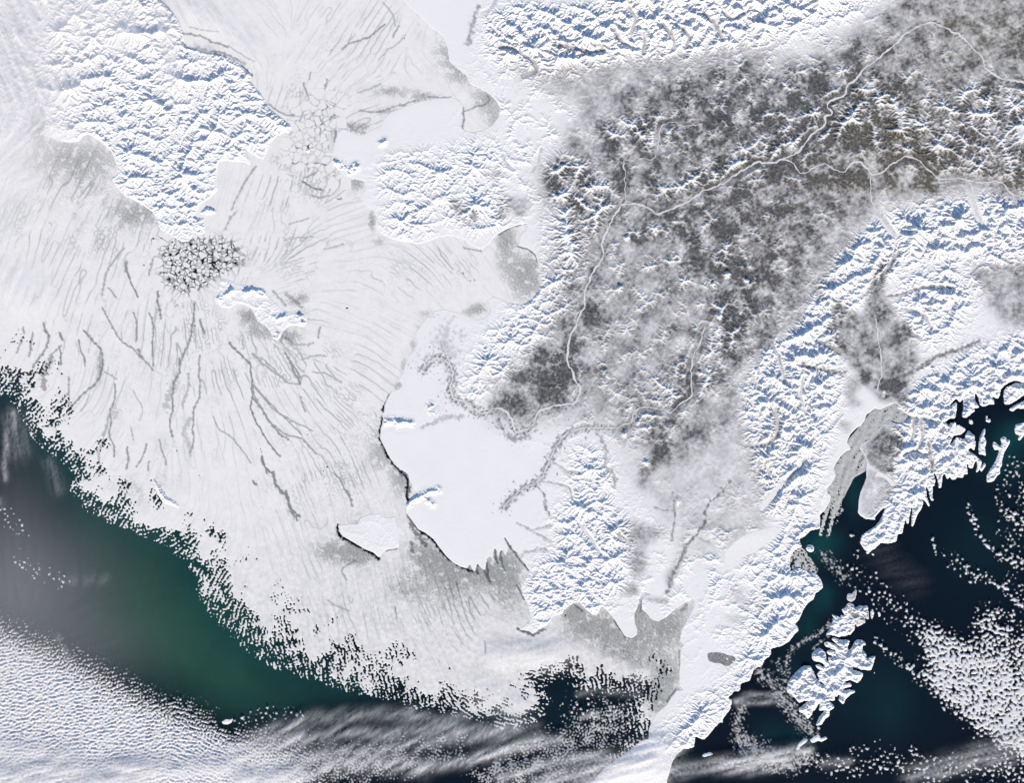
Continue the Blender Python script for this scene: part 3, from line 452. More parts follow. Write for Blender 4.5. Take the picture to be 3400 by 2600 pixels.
# rivers and valleys cut the uplift
riv_lines = [wiggle(p, 2.2, 8.0, 40 + i) for i, (p, w, cw, cs, lab) in enumerate(RIVERS)]
cor_lines = [wiggle(p, 1.6, 8.0, 90 + i) for i, (p, w, s) in enumerate(CORRIDORS)]
d_riv = line_dist(riv_lines, 60.0)
d_cor = line_dist(cor_lines, 40.0)
valley = np.maximum(1 - smooth(d_riv, 7, 22), 0.9 * (1 - smooth(d_cor, 2.5, 9)))
uplift *= 1 - valley
lake_masks = [poly_mask(p) for p, t, lab in LAKES]
lake = np.clip(sum(lake_masks), 0, 1)
uplift *= 1 - smooth(blur(lake, 2), 0.05, 0.5)
uplift *= smooth(coast, 0.42, 0.60)

RELIEF = 1.12
# initial surface: fold ridges along the regional strike + random relief
STRIKE = [tuple(float(v) for v in p.split(',')) for p in '1950,700,.6,-1 1800,1150,.7,-1 1650,1350,.7,-1 1850,900,.6,-1 2300,600,1,-.6 2700,450,1,-.55 3000,400,1,-.5 2400,1100,.7,-1 3200,450,1,-.3 2400,120,1,0 1700,100,1,0 3100,700,1,-.1 2600,1200,1,-.3 2850,1000,1,-.6 3300,1150,1,-.15 3050,1500,.7,-.7 2700,2150,1,-.5 2300,2150,.6,-.8 1900,1850,.6,-.9 700,400,.4,1 400,300,.6,.8 550,650,.2,1 1450,650,1,-.1 1400,730,1,0 2500,1700,.7,-.6'.split()]
sdx, sdy = dir_field(STRIKE)
fold = lic(noise(16, 0, 31), sdx, sdy, 9)
fold_w = np.clip(gaussians([(1850, 950, 160, 260, 1.1), (1700, 1280, 130, 130, 1.1), (2500, 500, 500, 160, .35), (2350, 1200, 200, 200, .5), (3100, 450, 260, 200, .5)]), 0, 1)
basem = (uplift > 0.012).astype(np.float32)
# trunk valleys: a meandering network held at base level, the erosion branches out from it
wx, wy = noise(60, 0.6, 34) * 6, noise(60, 0.6, 35) * 6
tn1 = np.abs(sample(noise(170, 0, 36), GX + wx, GY + wy)); tn2 = np.abs(sample(noise(330, 0, 39), GX - wy, GY + wx))
trunk = (basem * (tn1 > 0.06) * (tn2 > 0.06)).astype(np.float32)
hf = (blur(trunk, 2) * 2.0 * np.minimum(1, uplift * 1.6) + (noise(7.5, 0.3, 33) * 1.0 + fold * (0.1 + 1.2 * fold_w)) * np.minimum(1, uplift * 1.5)) * trunk
hf, A = erode(np.maximum(hf, 0).astype(np.float32), uplift * 0.85, trunk, 30, K=0.5, diff=0.004)
swell = blur(hf, 5)
hp = hf - 0.84 * swell
loc_amp = blur(np.abs(hf - swell), 6)
hp = np.maximum(hp, -0.7 * loc_amp) + 0.7 * loc_amp
relief_km = hp * STEP * 0.5 * RELIEF * land
low_amp = 0.16 * inland * (noise(30, 1.3, 37) * 0.5 + 0.5 * noise(9, 1.0, 38)) * smooth(blur(uplift, 20), 0.0, 0.25)
height = relief_km + np.clip(low_amp + 0.1, 0, None) * inland * (1 - valley) * 0.9

# forest cover: country polygons, valley floors, stream corridors
forest = np.zeros((NY, NX), np.float32)
for pts, s, b in FORESTS:
    forest = forest + blur(poly_mask(pts), b / STEP) * s * (1.35 if b > 20 else 1.0)
forest += 0.75 * gaussians([(x, y, r, r * .8, s) for x, y, r, s in DARKS])
patch = noise(110, 0.9, 41); patch2 = noise(26, 0.8, 42)
warp = lic(noise(12, 0, 43), sdx, sdy, 6)
forest = forest * (1 + 0.22 * patch + 0.14 * patch2 + 0.06 * warp)
loc = blur(relief_km, 6) - relief_km                   # >0 in valleys
high = smooth(blur(relief_km, 1.0) + 0.15 * patch2, 0.7, 2.2)
brown = np.clip(gaussians([(3000, 430, 260, 180, .9), (3250, 100, 220, 120, 1), (3000, 620, 300, 90, .7), (3350, 600, 120, 100, .8), (2400, 560, 200, 120, .25), (2560, 800, 200, 200, .3)]), 0, 1)
forest = forest * (1 - 0.80 * high * (1 - 0.55 * brown)) * np.clip(1 + 0.35 * np.tanh(loc * 1.2), 0.5, 1.4)
cor = np.zeros((NY, NX), np.float32)
for Q, (p, w, cw, cs, lab) in zip(riv_lines, RIVERS):
    def f(d, win):
        edge = cw * (0.75 + 0.35 * patch2[win])
        return cs * (1 - smooth(d, edge * .45, edge)) * (0.75 + 0.25 * warp[win])
    stroke(Q, cw * 2.0, cor, f)
for Q, (p, w, s) in zip(cor_lines, CORRIDORS):
    w2 = max(w, 4.5) * 1.1
    def f(d, win):
        edge = np.maximum(w2 * (1.0 + 0.55 * patch2[win] + .3 * patch[win]), 3.2)
        return s * (1 - smooth(d, edge * .2, edge)) * (0.85 + 0.12 * patch2[win])
    stroke(Q, w2 * 2.2, cor, f)
forest = np.maximum(forest, cor)
# fine delta channels: dendritic dark threads on the plains
dend = np.abs(noise(34, 1.5, 45)); thread = np.exp(-(dend / 0.05) ** 2)
thread_w = np.clip(gaussians([(2080, 1350, 120, 100, .5), (1500, 1180, 60, 90, .6), (1480, 1350, 120, 30, .4), (2480, 1060, 90, 70, .5), (2250, 1800, 220, 160, .35), (2330, 2080, 160, 90, .25), (1850, 1500, 120, 100, .15), (2000, 900, 120, 140, .4), (1720, 280, 140, 60, .3), (2200, 1300, 150, 200, .3), (3050, 1150, 120, 120, .3)]), 0, .7)
forest = np.maximum(forest, thread * thread_w * smooth(patch, -.8, .4))
forest = np.clip(forest, 0, 0.95) * smooth(coast, .5, .8) * (1 - lake)

# ----------------------------------------------------------------------------
# SEA ICE MAPS
# ----------------------------------------------------------------------------
fdx, fdy = dir_field(FLOW)
ice_raw = poly_mask(ICE)
e_lines = [np.array(ICE[:-5])]
d_edge = line_dist(e_lines, 260.0)
e_in = np.where(ice_raw > 0.5, d_edge, -d_edge)        # distance inside the ice edge
fil = lic(noise(14, 0, 51), fdx, fdy, 4) * 0.65 + 0.50 * noise(11, 0, 52) + 0.45 * noise(48, 1.0, 53)
miz_w = 130 * (1 + 0.5 * noise(160, 1, 54))
miz_w = np.clip(miz_w * (1 + gaussians([(850, 2080, 220, 160, .5), (330, 1480, 200, 150, -.35), (560, 1720, 120, 60, -.3), (1600, 2250, 160, 160, -.5), (2000, 2150, 260, 90, -.6), (1750, 2150, 150, 80, -.5)])), 30, 260)
thr = 1.0 - 2.2 * np.clip((e_in + 20) / (miz_w + 20), 0, 1) ** 0.8 - 2.8 * smooth(e_in, miz_w * .55, miz_w * 1.5)
conc = smooth(fil - thr, -0.10, 0.32) * smooth(e_in, -24, -6)
# leads
l1 = blur(lic(noise(58, 0, 61), fdx, fdy, 44, True), .8); l2 = blur(lic(noise(26, 0, 62), fdx, fdy, 24, True), .7)
amp1 = smooth(noise(150, 1, 63), -0.3, 1.2); amp2 = smooth(noise(110, 1, 64), -0.5, 1.2)
ACT = gaussians([(250, 1000, 220, 260, .5), (520, 1250, 260, 260, .55), (250, 620, 180, 90, .9), (100, 720, 120, 90, .9), (620, 900, 130, 110, .6), (640, 1080, 90, 90, .8), (750, 1150, 140, 90, .7), (1000, 480, 90, 180, 1.1), (1120, 300, 200, 120, .6), (1060, 600, 130, 110, .9), (960, 560, 50, 80, .8), (900, 830, 130, 60, .6), (1000, 860, 200, 100, .6), (880, 1300, 200, 160, .6), (1080, 1200, 220, 130, .7), (1200, 1400, 130, 120, .9), (1130, 1600, 120, 110, 1.0), (930, 1650, 130, 110, .7), (1320, 900, 130, 100, .7), (1520, 880, 100, 60, .8), (1350, 2020, 220, 120, .8), (1550, 2030, 150, 120, .6), (1050, 1950, 120, 130, .5), (1000, 1000, 60, 100, .6), (1650, 1970, 100, 60, .5), (2050, 2100, 140, 60, .7), (1250, 100, 180, 130, .6), (1000, 150, 140, 150, .35), (1250, 430, 160, 60, .6), (880, 700, 80, 130, .6), (380, 780, 200, 100, .7)])
ACT = np.clip(ACT, 0, 1.2)
def crack_lines(f, hw, gain):
    """thin open lines along the zero contours of f; hw = half width in map px"""
    gy_, gx_ = np.gradient(f, STEP)
    dist = np.abs(f) / (np.hypot(gx_, gy_) + 0.012)
    w = np.maximum(hw, 1.5)
    return (1 - smooth(dist, w - 1.2, w + 1.4)) * np.clip(hw / 1.5, 0, 1) * gain
pl = crack_lines(l1, 2.0 * smooth(noise(320, .8, 63), -.4, .8) * np.clip(ACT + .1, 0, 1.1), .62)
pl = np.maximum(pl, crack_lines(l2, 1.8 * smooth(noise(180, 1, 64), -.1, .9) * smooth(ACT, .4, 1.0), .55))
l3 = blur(lic(noise(75, 0.0, 65), fdx, fdy, 44, True), .8)
pl = np.maximum(pl, crack_lines(l3, 1.7 * smooth(noise(260, 1, 68), -.7, .6) * (ACT * .6 + .30), .36))
cells = np.abs(lic(noise(17, 0, 66), fdx, fdy, 2)); fine = np.exp(-(cells / 0.10) ** 2) * np.clip(gaussians([(1130, 1620, 110, 120, .8), (1230, 1420, 100, 120, .6), (1350, 900, 130, 90, .45), (1480, 920, 90, 60, .4), (1300, 2000, 180, 110, .45), (1550, 1990, 160, 110, .4), (1010, 480, 60, 150, .6), (1000, 580, 90, 80, .7), (250, 650, 160, 60, .6), (700, 900, 90, 80, .8), (1180, 1100, 180, 120, .25), (1750, 2000, 60, 120, .45), (1050, 1500, 140, 80, .35)]), 0, 1)
lead = np.maximum(np.minimum(pl, .92) * 0.82, fine * 0.6)
tr = np.zeros((NY, NX), np.float32)
nl = noise(20, 1.2, 67)
for k, (p, w, s) in enumerate(LEADS):
    Q = wiggle(p, 1.5, 7.0, 300 + k)
    def f(d, win):
        ww = np.maximum(w * (0.85 + 0.45 * nl[win]), 1.9)
        return s * (1 - smooth(d, ww * .55, ww * 1.15 + .9))
    stroke(Q, w * 2.2 + 4, tr, f)
lead = np.maximum(lead, tr)
grey = gaussians(GREY)
gshape = grey * (1 + 0.35 * noise(45, 1.2, 71)) + 0.06 * noise(16, 1.0, 72)
grey = 0.55 * smooth(gshape, 0.22, 0.42) * np.clip(grey * 1.5, 0, 1) + 0.30 * np.clip(grey, 0, .8)
south = smooth(GY + 0.35 * (GX - 1200), 1350, 2050) * 0.16
speck = noise(11, 0.8, 73)
grey = np.clip(grey + 0.025 * l2 + 0.018 * l3 + 0.25 * (1 - smooth(conc, .5, .97)) + south * (1 + .4 * patch2) + 0.03 * noise(90, 1.1, 74) + 0.02 * speck + 0.10 * smooth(gaussians(GREY), .1, .5) * speck, 0, 1)
# broken floe zones of their own get darker slush between the floes
ZONE_A = T('F', '300,260 560,300 700,350 900,250 1150,190 1500,200 1750,300 1850,500 1900,700 1850,900 1500,960 1400,1010 1330,1080 1150,1230 700,1450 480,1330 150,1150 200,650 100,450')
ZONE_B = T('A2', '300,560 430,520 560,560 560,720 530,800 520,920 600,960 560,1040 420,980 260,900 260,790')
zoneA, zoneB = blur(poly_mask(ZONE_A), 4), blur(poly_mask(ZONE_B), 4)
slush = zoneA * 0.72 + zoneB * 0.30
grey = np.maximum(grey, np.clip(slush * (0.85 + 0.25 * speck), 0, .9))
hole = zoneA * smooth(noise(26, 1.0, 81), 0.0, 0.7)
lead = np.maximum(lead, hole * 0.95)

# inlet and bay drift ice
inl = blur(poly_mask(INLET_ICE), 2.0); bay = blur(poly_mask(BAY_ICE), 2.0)
sl = lic(noise(26, 1.0, 85), fdx, fdy, 12, True)
south_in = smooth(GY, 1600, 1790)
cinl = inl * smooth(sl * 0.9 + 0.5 * speck + 1.9 - 2.3 * south_in - 1.6 * smooth(GX - 2780 - (1700 - GY) * .35, 0, 60) * smooth(GY, 1560, 1640), -0.2, 0.5)
cbay = bay * smooth(sl * .8 + speck * .6 + 0.7, -0.2, 0.5)
conc2 = np.maximum(cinl, cbay)
conc = np.maximum(conc * (ice_raw > -1), conc2)
grey = np.where(conc2 > 0.02, np.clip(0.70 - 0.14 * sl - 0.05 * speck, 0.35, .9), grey)
lead = np.where(conc2 > 0.02, 0.8 * smooth(cells, 0.12, 0.02) * (speck > .6), lead)

# ----------------------------------------------------------------------------
# CLOUD MAPS
# ----------------------------------------------------------------------------
def band(pts, w, seed):
    a = np.zeros((NY, NX), np.float32)
    stroke(wiggle(pts, 4, 14, seed), w * 2.6, a, lambda d, win: np.exp(-(d / w) ** 2))
    return a
DECK = [(-300, 2010)] + T('C1', '0,815 120,870 260,920 400,990 540,1060 700,1140 860,1220 1020,1280 1180,1340 1330,1370 1480,1400 1680,1440') + T('C2', '480,1490 700,1480 900,1440 900,1480 700,1540 560,1560 420,1600 500,1690') + [(1100, 2760), (-300, 2760)]
dk = poly_mask(DECK); d_dk = line_dist([np.array(DECK[:-2])], 300.0); din = np.where(dk > .5, d_dk, -d_dk)
wdx, wdy = dir_field([(0, 2300, 1, -.25), (400, 2400, 1, -.05), (800, 2450, 1, .12), (1500, 2500, 1, -.2), (2000, 2500, 1, -.35), (2300, 2550, 1, -.2)])
rip = lic(noise(12, 0, 91), wdx, wdy, 2) ; rip2 = noise(9, 0, 92)
veins = np.abs(lic(noise(60, 0.0, 93), *dir_field([(0, 2300, 1, .5), (800, 2450, 1, .3)]), 12, True))
cover = -1.35 + 2.6 * smooth(din, -70, 80) + 2.4 * smooth(din, 30, 190) - 0.9 * smooth(GX, 600, 1000)
cover = cover - 2.5 * np.exp(-((GX - 758) ** 2 + (GY - 2392) ** 2) / 34.0 ** 2)
deck = smooth(rip * .7 + rip2 * .45 + cover, -0.15, 1.0) * smooth(din, -75, -25)
deck *= 1 - 0.55 * np.exp(-(veins / .06) ** 2) * smooth(noise(80, 1, 94), -.2, .8) * smooth(din, 20, 80)
deck_h = deck * (0.8 + 0.35 * rip + 0.15 * rip2)

CUM = [T('C4', '1040,770 1200,820 1330,880 1450,920 1560,990 1700,1090 1950,1250 1950,1750 1700,1580 1600,1500 1450,1430 1350,1330 1230,1240 1150,1160 1080,1090 1130,1060 1130,950 1080,870'),
       T('C4', '1430,690 1520,690 1600,790 1700,860 1900,980 1900,1160 1680,1060 1550,990 1450,900 1380,860')]
cumb = np.clip(blur(poly_mask(CUM[0]), 7) * 2.7, 0, 2.7) + np.clip(blur(poly_mask(CUM[1]), 6) * 1.9, 0, 1.9)
cumb = np.minimum(cumb, 2.75)
for pts, w, s, sd in [(T('C4', '1370,130 1400,220 1440,330 1550,420 1620,450 1720,520'), 12, 1.7, 1), (T('C4', '1550,400 1640,440 1720,490'), 22, 1.5, 12), (T('C4', '1410,525 1480,550 1560,580 1640,660 1700,740'), 13, 1.8, 2), (T('C4', '1600,540 1650,620 1720,720'), 24, 1.2, 21), (T('C4', '1600,700 1620,770 1680,830'), 16, 1.3, 3), (T('C4', '860,890 930,950 1000,1010 1100,1090'), 16, 1.5, 4), (T('C4', '1170,310 1175,390 1210,410'), 6, 1.6, 5),
                      (T('C4', '1260,420 1330,470 1400,520'), 24, 1.1, 6), (T('C4', '720,290 750,420 800,500'), 7, 1.3, 7), (T('C4', '700,480 780,490'), 10, 1.5, 8), (T('C4', '820,570 900,650 1000,750 1100,830'), 40, 1.0, 9), (T('C4', '1620,200 1700,240'), 30, 1.9, 10), (T('C4', '1600,20 1650,70 1700,130'), 26, 1.3, 11), (T('C4', '1530,30 1560,130 1540,220'), 14, 1.0, 13), (T('B4', '1520,1390 1530,1440'), 8, 1.2, 14), (T('B4', '1620,1250 1690,1500'), 24, 1.1, 15), (T('C4', '1680,280 1600,330'), 40, 1.0, 16),
                      (T('C4', '700,1490 800,1490'), 10, 1.3, 17), (T('C4', '500,1560 700,1590 900,1570 1150,1620 1400,1600 1680,1640'), 34, 1.15, 18), (T('C4', '1050,1490 1080,1520'), 10, 1.2, 19), (T('C4', '1500,1590 1700,1560'), 50, 1.4, 20), (T('C4', '880,1480 1000,1540 1300,1560'), 22, .9, 22), (T('C1', '120,420 260,520 340,570'), 26, .75, 23), (T('C1', '0,150 60,240 130,260'), 26, .7, 24), (T('C3', '560,1260 640,1320 760,1250'), 60, .9, 25), (T('C1', '1350,1330 1500,1290 1680,1300'), 20, .9, 26)]:
    cumb = np.maximum(cumb, band(pts, w, 500 + sd) * s)
puff = noise(18, 0, 95) * .75 + 0.4 * noise(10, 0, 96) + 0.35 * noise(60, 1, 97)
cum = smooth(puff + cumb - 1.9, -0.05, 0.65) * (cumb > .15)
# brown-black gaps with small cells along the bottom
CELLS = [T('C2', '300,1540 520,1500 800,1480 1100,1440 1300,1450 1300,1500 1100,1560 900,1600 700,1690 200,1690 350,1600'), T('C3', '60,1560 300,1480 520,1330 700,1230 830,1250 820,1400 640,1540 400,1600 200,1660 60,1690'), T('C2', '1280,1640 1420,1560 1680,1500 1800,1500 1800,1720 1280,1720')]
cel = sum(blur(poly_mask(p), 8) for p in CELLS)
dots = noise(11, 0, 98) * .8 + 0.5 * noise(60, 1.1, 99)
cum = np.maximum(cum, 0.6 * smooth(dots + np.minimum(cel, 1) * 1.6 - 1.55, 0.0, 0.8) * (cel > .05))
# streets around the large island
STREET = [(T('C4', '110,1260 80,1330 75,1420 110,1500 180,1570'), 19, 1.0), (T('C4', '110,1440 200,1500 280,1560 380,1580 460,1540'), 34, 1.15), (T('C4', '200,1560 300,1600'), 22, 1.1), (T('C4', '180,1035 240,1100 290,1140 340,1200 400,1290 470,1370'), 26, 0.95), (T('C4', '330,1230 420,1330 500,1390'), 22, 1.0), (T('C4', '620,780 560,820 450,890 380,940 350,1010 360,1060'), 10, 0.9), (T('C4', '600,840 540,900 500,930'), 8, .7), (T('C4', '560,410 620,470 680,540'), 22, .75), (T('C4', '300,1010 330,1060 350,1120'), 16, .7)]
st = np.zeros((NY, NX), np.float32)
for k, (pts, w, s) in enumerate(STREET): st = np.maximum(st, band(pts, w, 560 + k) * s)
kdx, kdy = dir_field([(2470, 2480, .4, 1), (2600, 2400, .8, .6), (2560, 2550, .3, 1), (2680, 2150, -.7, .6), (2760, 1880, .6, .8)])
str_n = lic(noise(9, 0, 101), kdx, kdy, 4) * .6 + 0.5 * noise(12, 0, 102)
street = 0.8 * smooth(str_n * .6 + 0.5 * patch2 + st * 1.8 - 1.05, 0, 1.5) * (st > .1)
low_cloud = np.maximum(deck, np.maximum(cum, street * 0.75))
low_cloud *= 1 - np.clip(smooth(coast, .45, .6) * (1 - np.maximum(smooth(street, .1, .5), smooth(din, -40, 0))), 0, 1)

# high cirrus
CIR = [(T('C2', '60,1430 200,1380 400,1310 700,1300 950,1290'), 20, .30), (T('C2', '200,1450 400,1420 550,1395 850,1395 1200,1370'), 18, .42), (T('C2', '0,1560 300,1530 600,1500 1000,1450 1250,1420 1450,1400'), 20, .42), (T('C2', '0,1650 250,1650 400,1600 560,1560 800,1560 1000,1590'), 26, .55), (T('C2', '0,1680 200,1670 340,1630'), 22, .9), (T('C2', '1000,1590 1150,1580 1300,1540 1500,1480 1680,1440'), 15, .62), (T('C2', '960,1300 1100,1330 1250,1310'), 16, .3), (T('C2', '1200,1380 1400,1370 1550,1380'), 14, .28),
       (T('C3', '0,1540 100,1520 200,1470 330,1455 430,1440'), 13, .62), (T('C3', '100,1650 300,1590 500,1540 700,1530'), 15, .55), (T('C3', '300,1690 480,1630 700,1600 900,1600'), 20, .7), (T('C3', '650,1640 800,1610 960,1590'), 24, 1.0), (T('C3', '1000,1660 1150,1600 1300,1570 1500,1550 1680,1530'), 17, .5), (T('C3', '1300,1600 1500,1590 1700,1570'), 16, .38), (T('C3', '0,1400 150,1400 300,1380'), 20, .18), (T('C3', '540,1180 700,1170 880,1180'), 10, .18), (T('C3', '560,1310 640,1290'), 8, .35), (T('C3', '960,1510 1000,1480 1100,1470'), 22, .3),
       (T('C4', '0,1570 90,1570 200,1530 330,1510 470,1490'), 14, .72), (T('C4', '20,1590 150,1600'), 16, .4), (T('C4', '70,1215 180,1185 300,1185'), 8, .35), (T('C4', '70,1230 200,1215 300,1200'), 9, .35), (T('C4', '80,1240 160,1230 320,1220'), 7, .25), (T('C4', '1050,1640 1250,1570 1400,1520 1680,1440'), 26, .34), (T('C4', '1200,1610 1400,1560 1600,1540'), 20, .25), (T('C4', '560,1570 700,1560'), 12, .3),
       (T('C1', '0,1650 200,1640 500,1660 800,1640'), 36, .8), (T('C1', '0,1680 300,1690 700,1690'), 34, .9), (T('C1', '1450,1420 1550,1380 1680,1350'), 13, .35), (T('C1', '700,1600 1000,1620 1300,1600'), 26, .62), (T('C1', '1300,1500 1500,1480 1680,1420'), 18, .6), (T('C1', '0,1500 200,1530 420,1540'), 30, .45), (T('C3', '620,1690 760,1640 900,1610'), 44, .85), (T('C3', '880,1530 980,1500 1060,1540'), 30, .4),
       (T('B1', '75,960 55,1060 40,1150 30,1230 35,1320'), 11, .30), (T('B1', '80,1000 110,1100 120,1160'), 34, .16), (T('B1', '280,1240 310,1300 330,1380'), 20, .12), (T('B1', '0,1440 10,1460'), 10, .25), (T('C1', '330,870 350,910 370,960 400,990'), 9, .16), (T('C1', '380,550 500,540 600,540'), 16, .07),
       (T('A1', '30,0 10,250 40,500 100,560'), 110, .55), (T('A1', '130,150 60,450 0,560'), 70, .45), (T('A1', '400,20 560,130 520,200'), 60, .2), (T('A1', '680,0 720,80 750,220'), 28, .32), (T('A1', '900,60 940,300 980,520'), 26, .34), (T('A1', '950,150 960,420'), 20, .3), (T('A1', '1050,20 1250,180 1400,330'), 40, .22), (T('A1', '600,60 700,330'), 36, .2), (T('A1', '380,470 300,570 240,600'), 44, .36), (T('A1', '0,700 60,760 150,700'), 60, .5), (T('A1', '300,740 420,760'), 18, .4), (T('A1', '100,860 200,840 420,830'), 34, .12), (T('A1', '50,960 150,1080 60,1350'), 50, .32), (T('A1', '1120,320 1200,340'), 16, .4), (T('A1', '1080,100 1140,160'), 40, .3),
       (T('B1', '0,200 80,260 180,340'), 60, .3), (T('C3', '60,1000 200,1000 350,980 500,960'), 30, .3), (T('C3', '0,1180 100,1240 200,1280'), 34, .28), (T('C3', '700,1010 800,1030 880,1080'), 20, .28), (T('C2', '1450,970 1600,990 1700,1000'), 26, .25), (T('C3', '1380,350 1480,330 1550,310'), 22, .12),
       (T('C4', '860,380 960,500 1060,560'), 40, .03), (T('C4', '1200,20 1280,180'), 18, .05), (T('C3', '960,1470 1020,1520 900,1560'), 24, .35)]
hdx, hdy = dir_field([(500, 2550, 1, -.2), (1200, 2500, 1, -.65), (1500, 2450, 1, -.55), (1900, 2500, 1, -.35), (2600, 2500, 1, -.2), (3200, 2500, 1, -.35), (50, 1450, .15, 1), (60, 100, .4, 1), (500, 150, .35, 1), (800, 150, .7, .8), (1700, 2250, 1, -.2), (300, 600, .8, -.5)])
wisp = 0.6 * lic(noise(40, 0.8, 111), hdx, hdy, 14, True) + 0.4 * lic(noise(14, 0.6, 112), hdx, hdy, 8, True)
cir = np.zeros((NY, NX), np.float32)
for k, (pts, w, s) in enumerate(CIR):
    cir = 1 - (1 - cir) * (1 - np.clip(band(pts, w * 1.15, 620 + k) * s, 0, 1))
cirrus = np.clip(cir * (0.72 + 0.42 * wisp) , 0, 0.97)
veil = np.clip(gaussians([(-20, 2000, 260, 260, .15), (150, 1950, 250, 200, .09), (300, 2150, 220, 120, .07), (40, 1700, 120, 220, .05), (40, 330, 150, 330, .50), (160, 60, 260, 90, .3), (350, 200, 350, 250, .05), (60, 950, 180, 220, .10)]), 0, .4)  # lower-left blobs lay the haze and sun glint over the sea in as thin cloud
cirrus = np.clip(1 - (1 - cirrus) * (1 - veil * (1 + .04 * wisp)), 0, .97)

teal_edge = 0.45 * np.exp(-(d_edge / 70) ** 2) * smooth(GX, 1500, 900)
# ----------------------------------------------------------------------------
# SEA COLOUR MAP (0 deep navy .. ; separate green silt and teal plume fractions)
# ----------------------------------------------------------------------------
green = np.clip(gaussians([(480, 1950, 300, 230, .55), (600, 2080, 260, 170, .6), (700, 2220, 220, 120, .5), (350, 1750, 260, 140, .35), (850, 2330, 200, 80, .3), (250, 1500, 160, 150, .25), (760, 2230, 120, 60, .25), (1000, 2280, 260, 80, .25)]), 0, 1)
teal = np.clip(gaussians([(2740, 1800, 60, 50, .55), (2700, 1830, 60, 60, .35), (2730, 2000, 35, 40, .5), (2680, 2080, 40, 60, .4), (2745, 1960, 30, 25, .4), (2840, 1640, 30, 80, .45), (3390, 1440, 60, 40, .8), (3330, 1540, 80, 60, .35), (3330, 1480, 50, 60, .3), (2900, 2300, 160, 140, .16), (2960, 2350, 60, 90, .18), (2660, 2450, 40, 40, .4), (2250, 2310, 60, 60, .5), (2180, 2380, 70, 40, .35), (1500, 2400, 250, 60, .3), (1900, 2350, 200, 100, .10), (2630, 2250, 60, 80, .2), (3250, 1800, 140, 160, .15), (2560, 2450, 60, 60, .3), (120, 1420, 160, 90, .35), (250, 1600, 150, 80, .3), (900, 2350, 150, 60, .2)]), 0, 1)
teal = np.maximum(teal, teal_edge)
# ----------------------------------------------------------------------------
# BUILDING TOOLS
# ----------------------------------------------------------------------------
C = scn.collection
def WX(px): return (px - 1700.0) * 0.5
def WY(py): return (1300.0 - py) * 0.5

def new_obj(name, mesh, parent=None, mat=None, label=None, cat=None, group=None, kind=None):
    o = bpy.data.objects.new(name, mesh); C.objects.link(o)
    if mat is not None and mesh is not None: mesh.materials.append(mat)
    if parent: o.parent = parent
    if label: o['label'] = label
    if cat: o['category'] = cat
    if group: o['group'] = group
    if kind: o['kind'] = kind
    return o

def raw_mesh(name, co, quads, attrs=None, normals=None, flat=False):
    me = bpy.data.meshes.new(name)
    nv, nf = len(co), len(quads)
    me.vertices.add(nv); me.vertices.foreach_set('co', np.ascontiguousarray(co, np.float32).ravel())
    me.loops.add(nf * 4); me.loops.foreach_set('vertex_index', np.ascontiguousarray(quads, np.int32).ravel())
    me.polygons.add(nf)
    me.polygons.foreach_set('loop_start', np.arange(0, nf * 4, 4, dtype=np.int32))
    me.polygons.foreach_set('use_smooth', np.full(nf, not flat))
    for k, v in (attrs or {}).items():
        a = me.attributes.new(k, 'FLOAT', 'POINT'); a.data.foreach_set('value', np.ascontiguousarray(v, np.float32).ravel())
    me.update()
    if normals is not None: me.normals_split_custom_set_from_vertices(normals)
    return me

WXg, WYg = WX(GX), WY(GY)
def field_mesh(name, faces, z, attrs, bottom=None, normals=None, flat=False):
    """mesh over the grid quads flagged in `faces` ((NY-1)x(NX-1) bool)"""
    j, i = np.nonzero(faces)
    v = np.stack([j * NX + i, (j + 1) * NX + i, (j + 1) * NX + i + 1, j * NX + i + 1], 1)
    used, inv = np.unique(v.ravel(), return_inverse=True)
    q = inv.reshape(-1, 4)
    co = np.stack([WXg.ravel()[used], WYg.ravel()[used], z.ravel()[used]], 1)
    at = {k: a.ravel()[used] for k, a in attrs.items()}
    if bottom is not None:
        cb = co.copy(); cb[:, 2] = bottom.ravel()[used]
        q = np.vstack([q, q[:, ::-1] + len(co)]); co = np.vstack([co, cb]); at = {k: np.r_[a, a] for k, a in at.items()}
    nn = None if normals is None else normals.reshape(-1, 3)[used]
    return raw_mesh(name, co, q, at, nn, flat)

def any4(m): return m[:-1, :-1] | m[1:, :-1] | m[:-1, 1:] | m[1:, 1:]

# ---- materials --------------------------------------------------------------
def mat_new(name):
    m = bpy.data.materials.new(name); m.use_nodes = True
    nt = m.node_tree; return m, nt, nt.nodes, nt.links, nt.nodes['Principled BSDF']
def attr_node(n, name):
    a = n.new('ShaderNodeAttribute'); a.attribute_name = name; return a.outputs['Fac']
def noise_node(n, l, scale, detail=4, rough=.6, coord=None):
    t = n.new('ShaderNodeTexNoise'); t.inputs['Scale'].default_value = scale; t.inputs['Detail'].default_value = detail; t.inputs['Roughness'].default_value = rough
    if coord is not None: l.new(coord, t.inputs['Vector'])
    return t.outputs['Fac']
def ramp(n, l, fac, lo, hi, a=0.0, b=1.0):
    r = n.new('ShaderNodeMapRange'); r.inputs['From Min'].default_value = lo; r.inputs['From Max'].default_value = hi
    r.inputs['To Min'].default_value = a; r.inputs['To Max'].default_value = b; l.new(fac, r.inputs['Value']); return r.outputs['Result']
def mathn(n, l, op, a, b):
    m = n.new('ShaderNodeMath'); m.operation = op
    for k, v in enumerate((a, b)):
        if isinstance(v, (int, float)): m.inputs[k].default_value = v
        else: l.new(v, m.inputs[k])
    m.use_clamp = op in ('ADD', 'SUBTRACT'); return m.outputs[0]
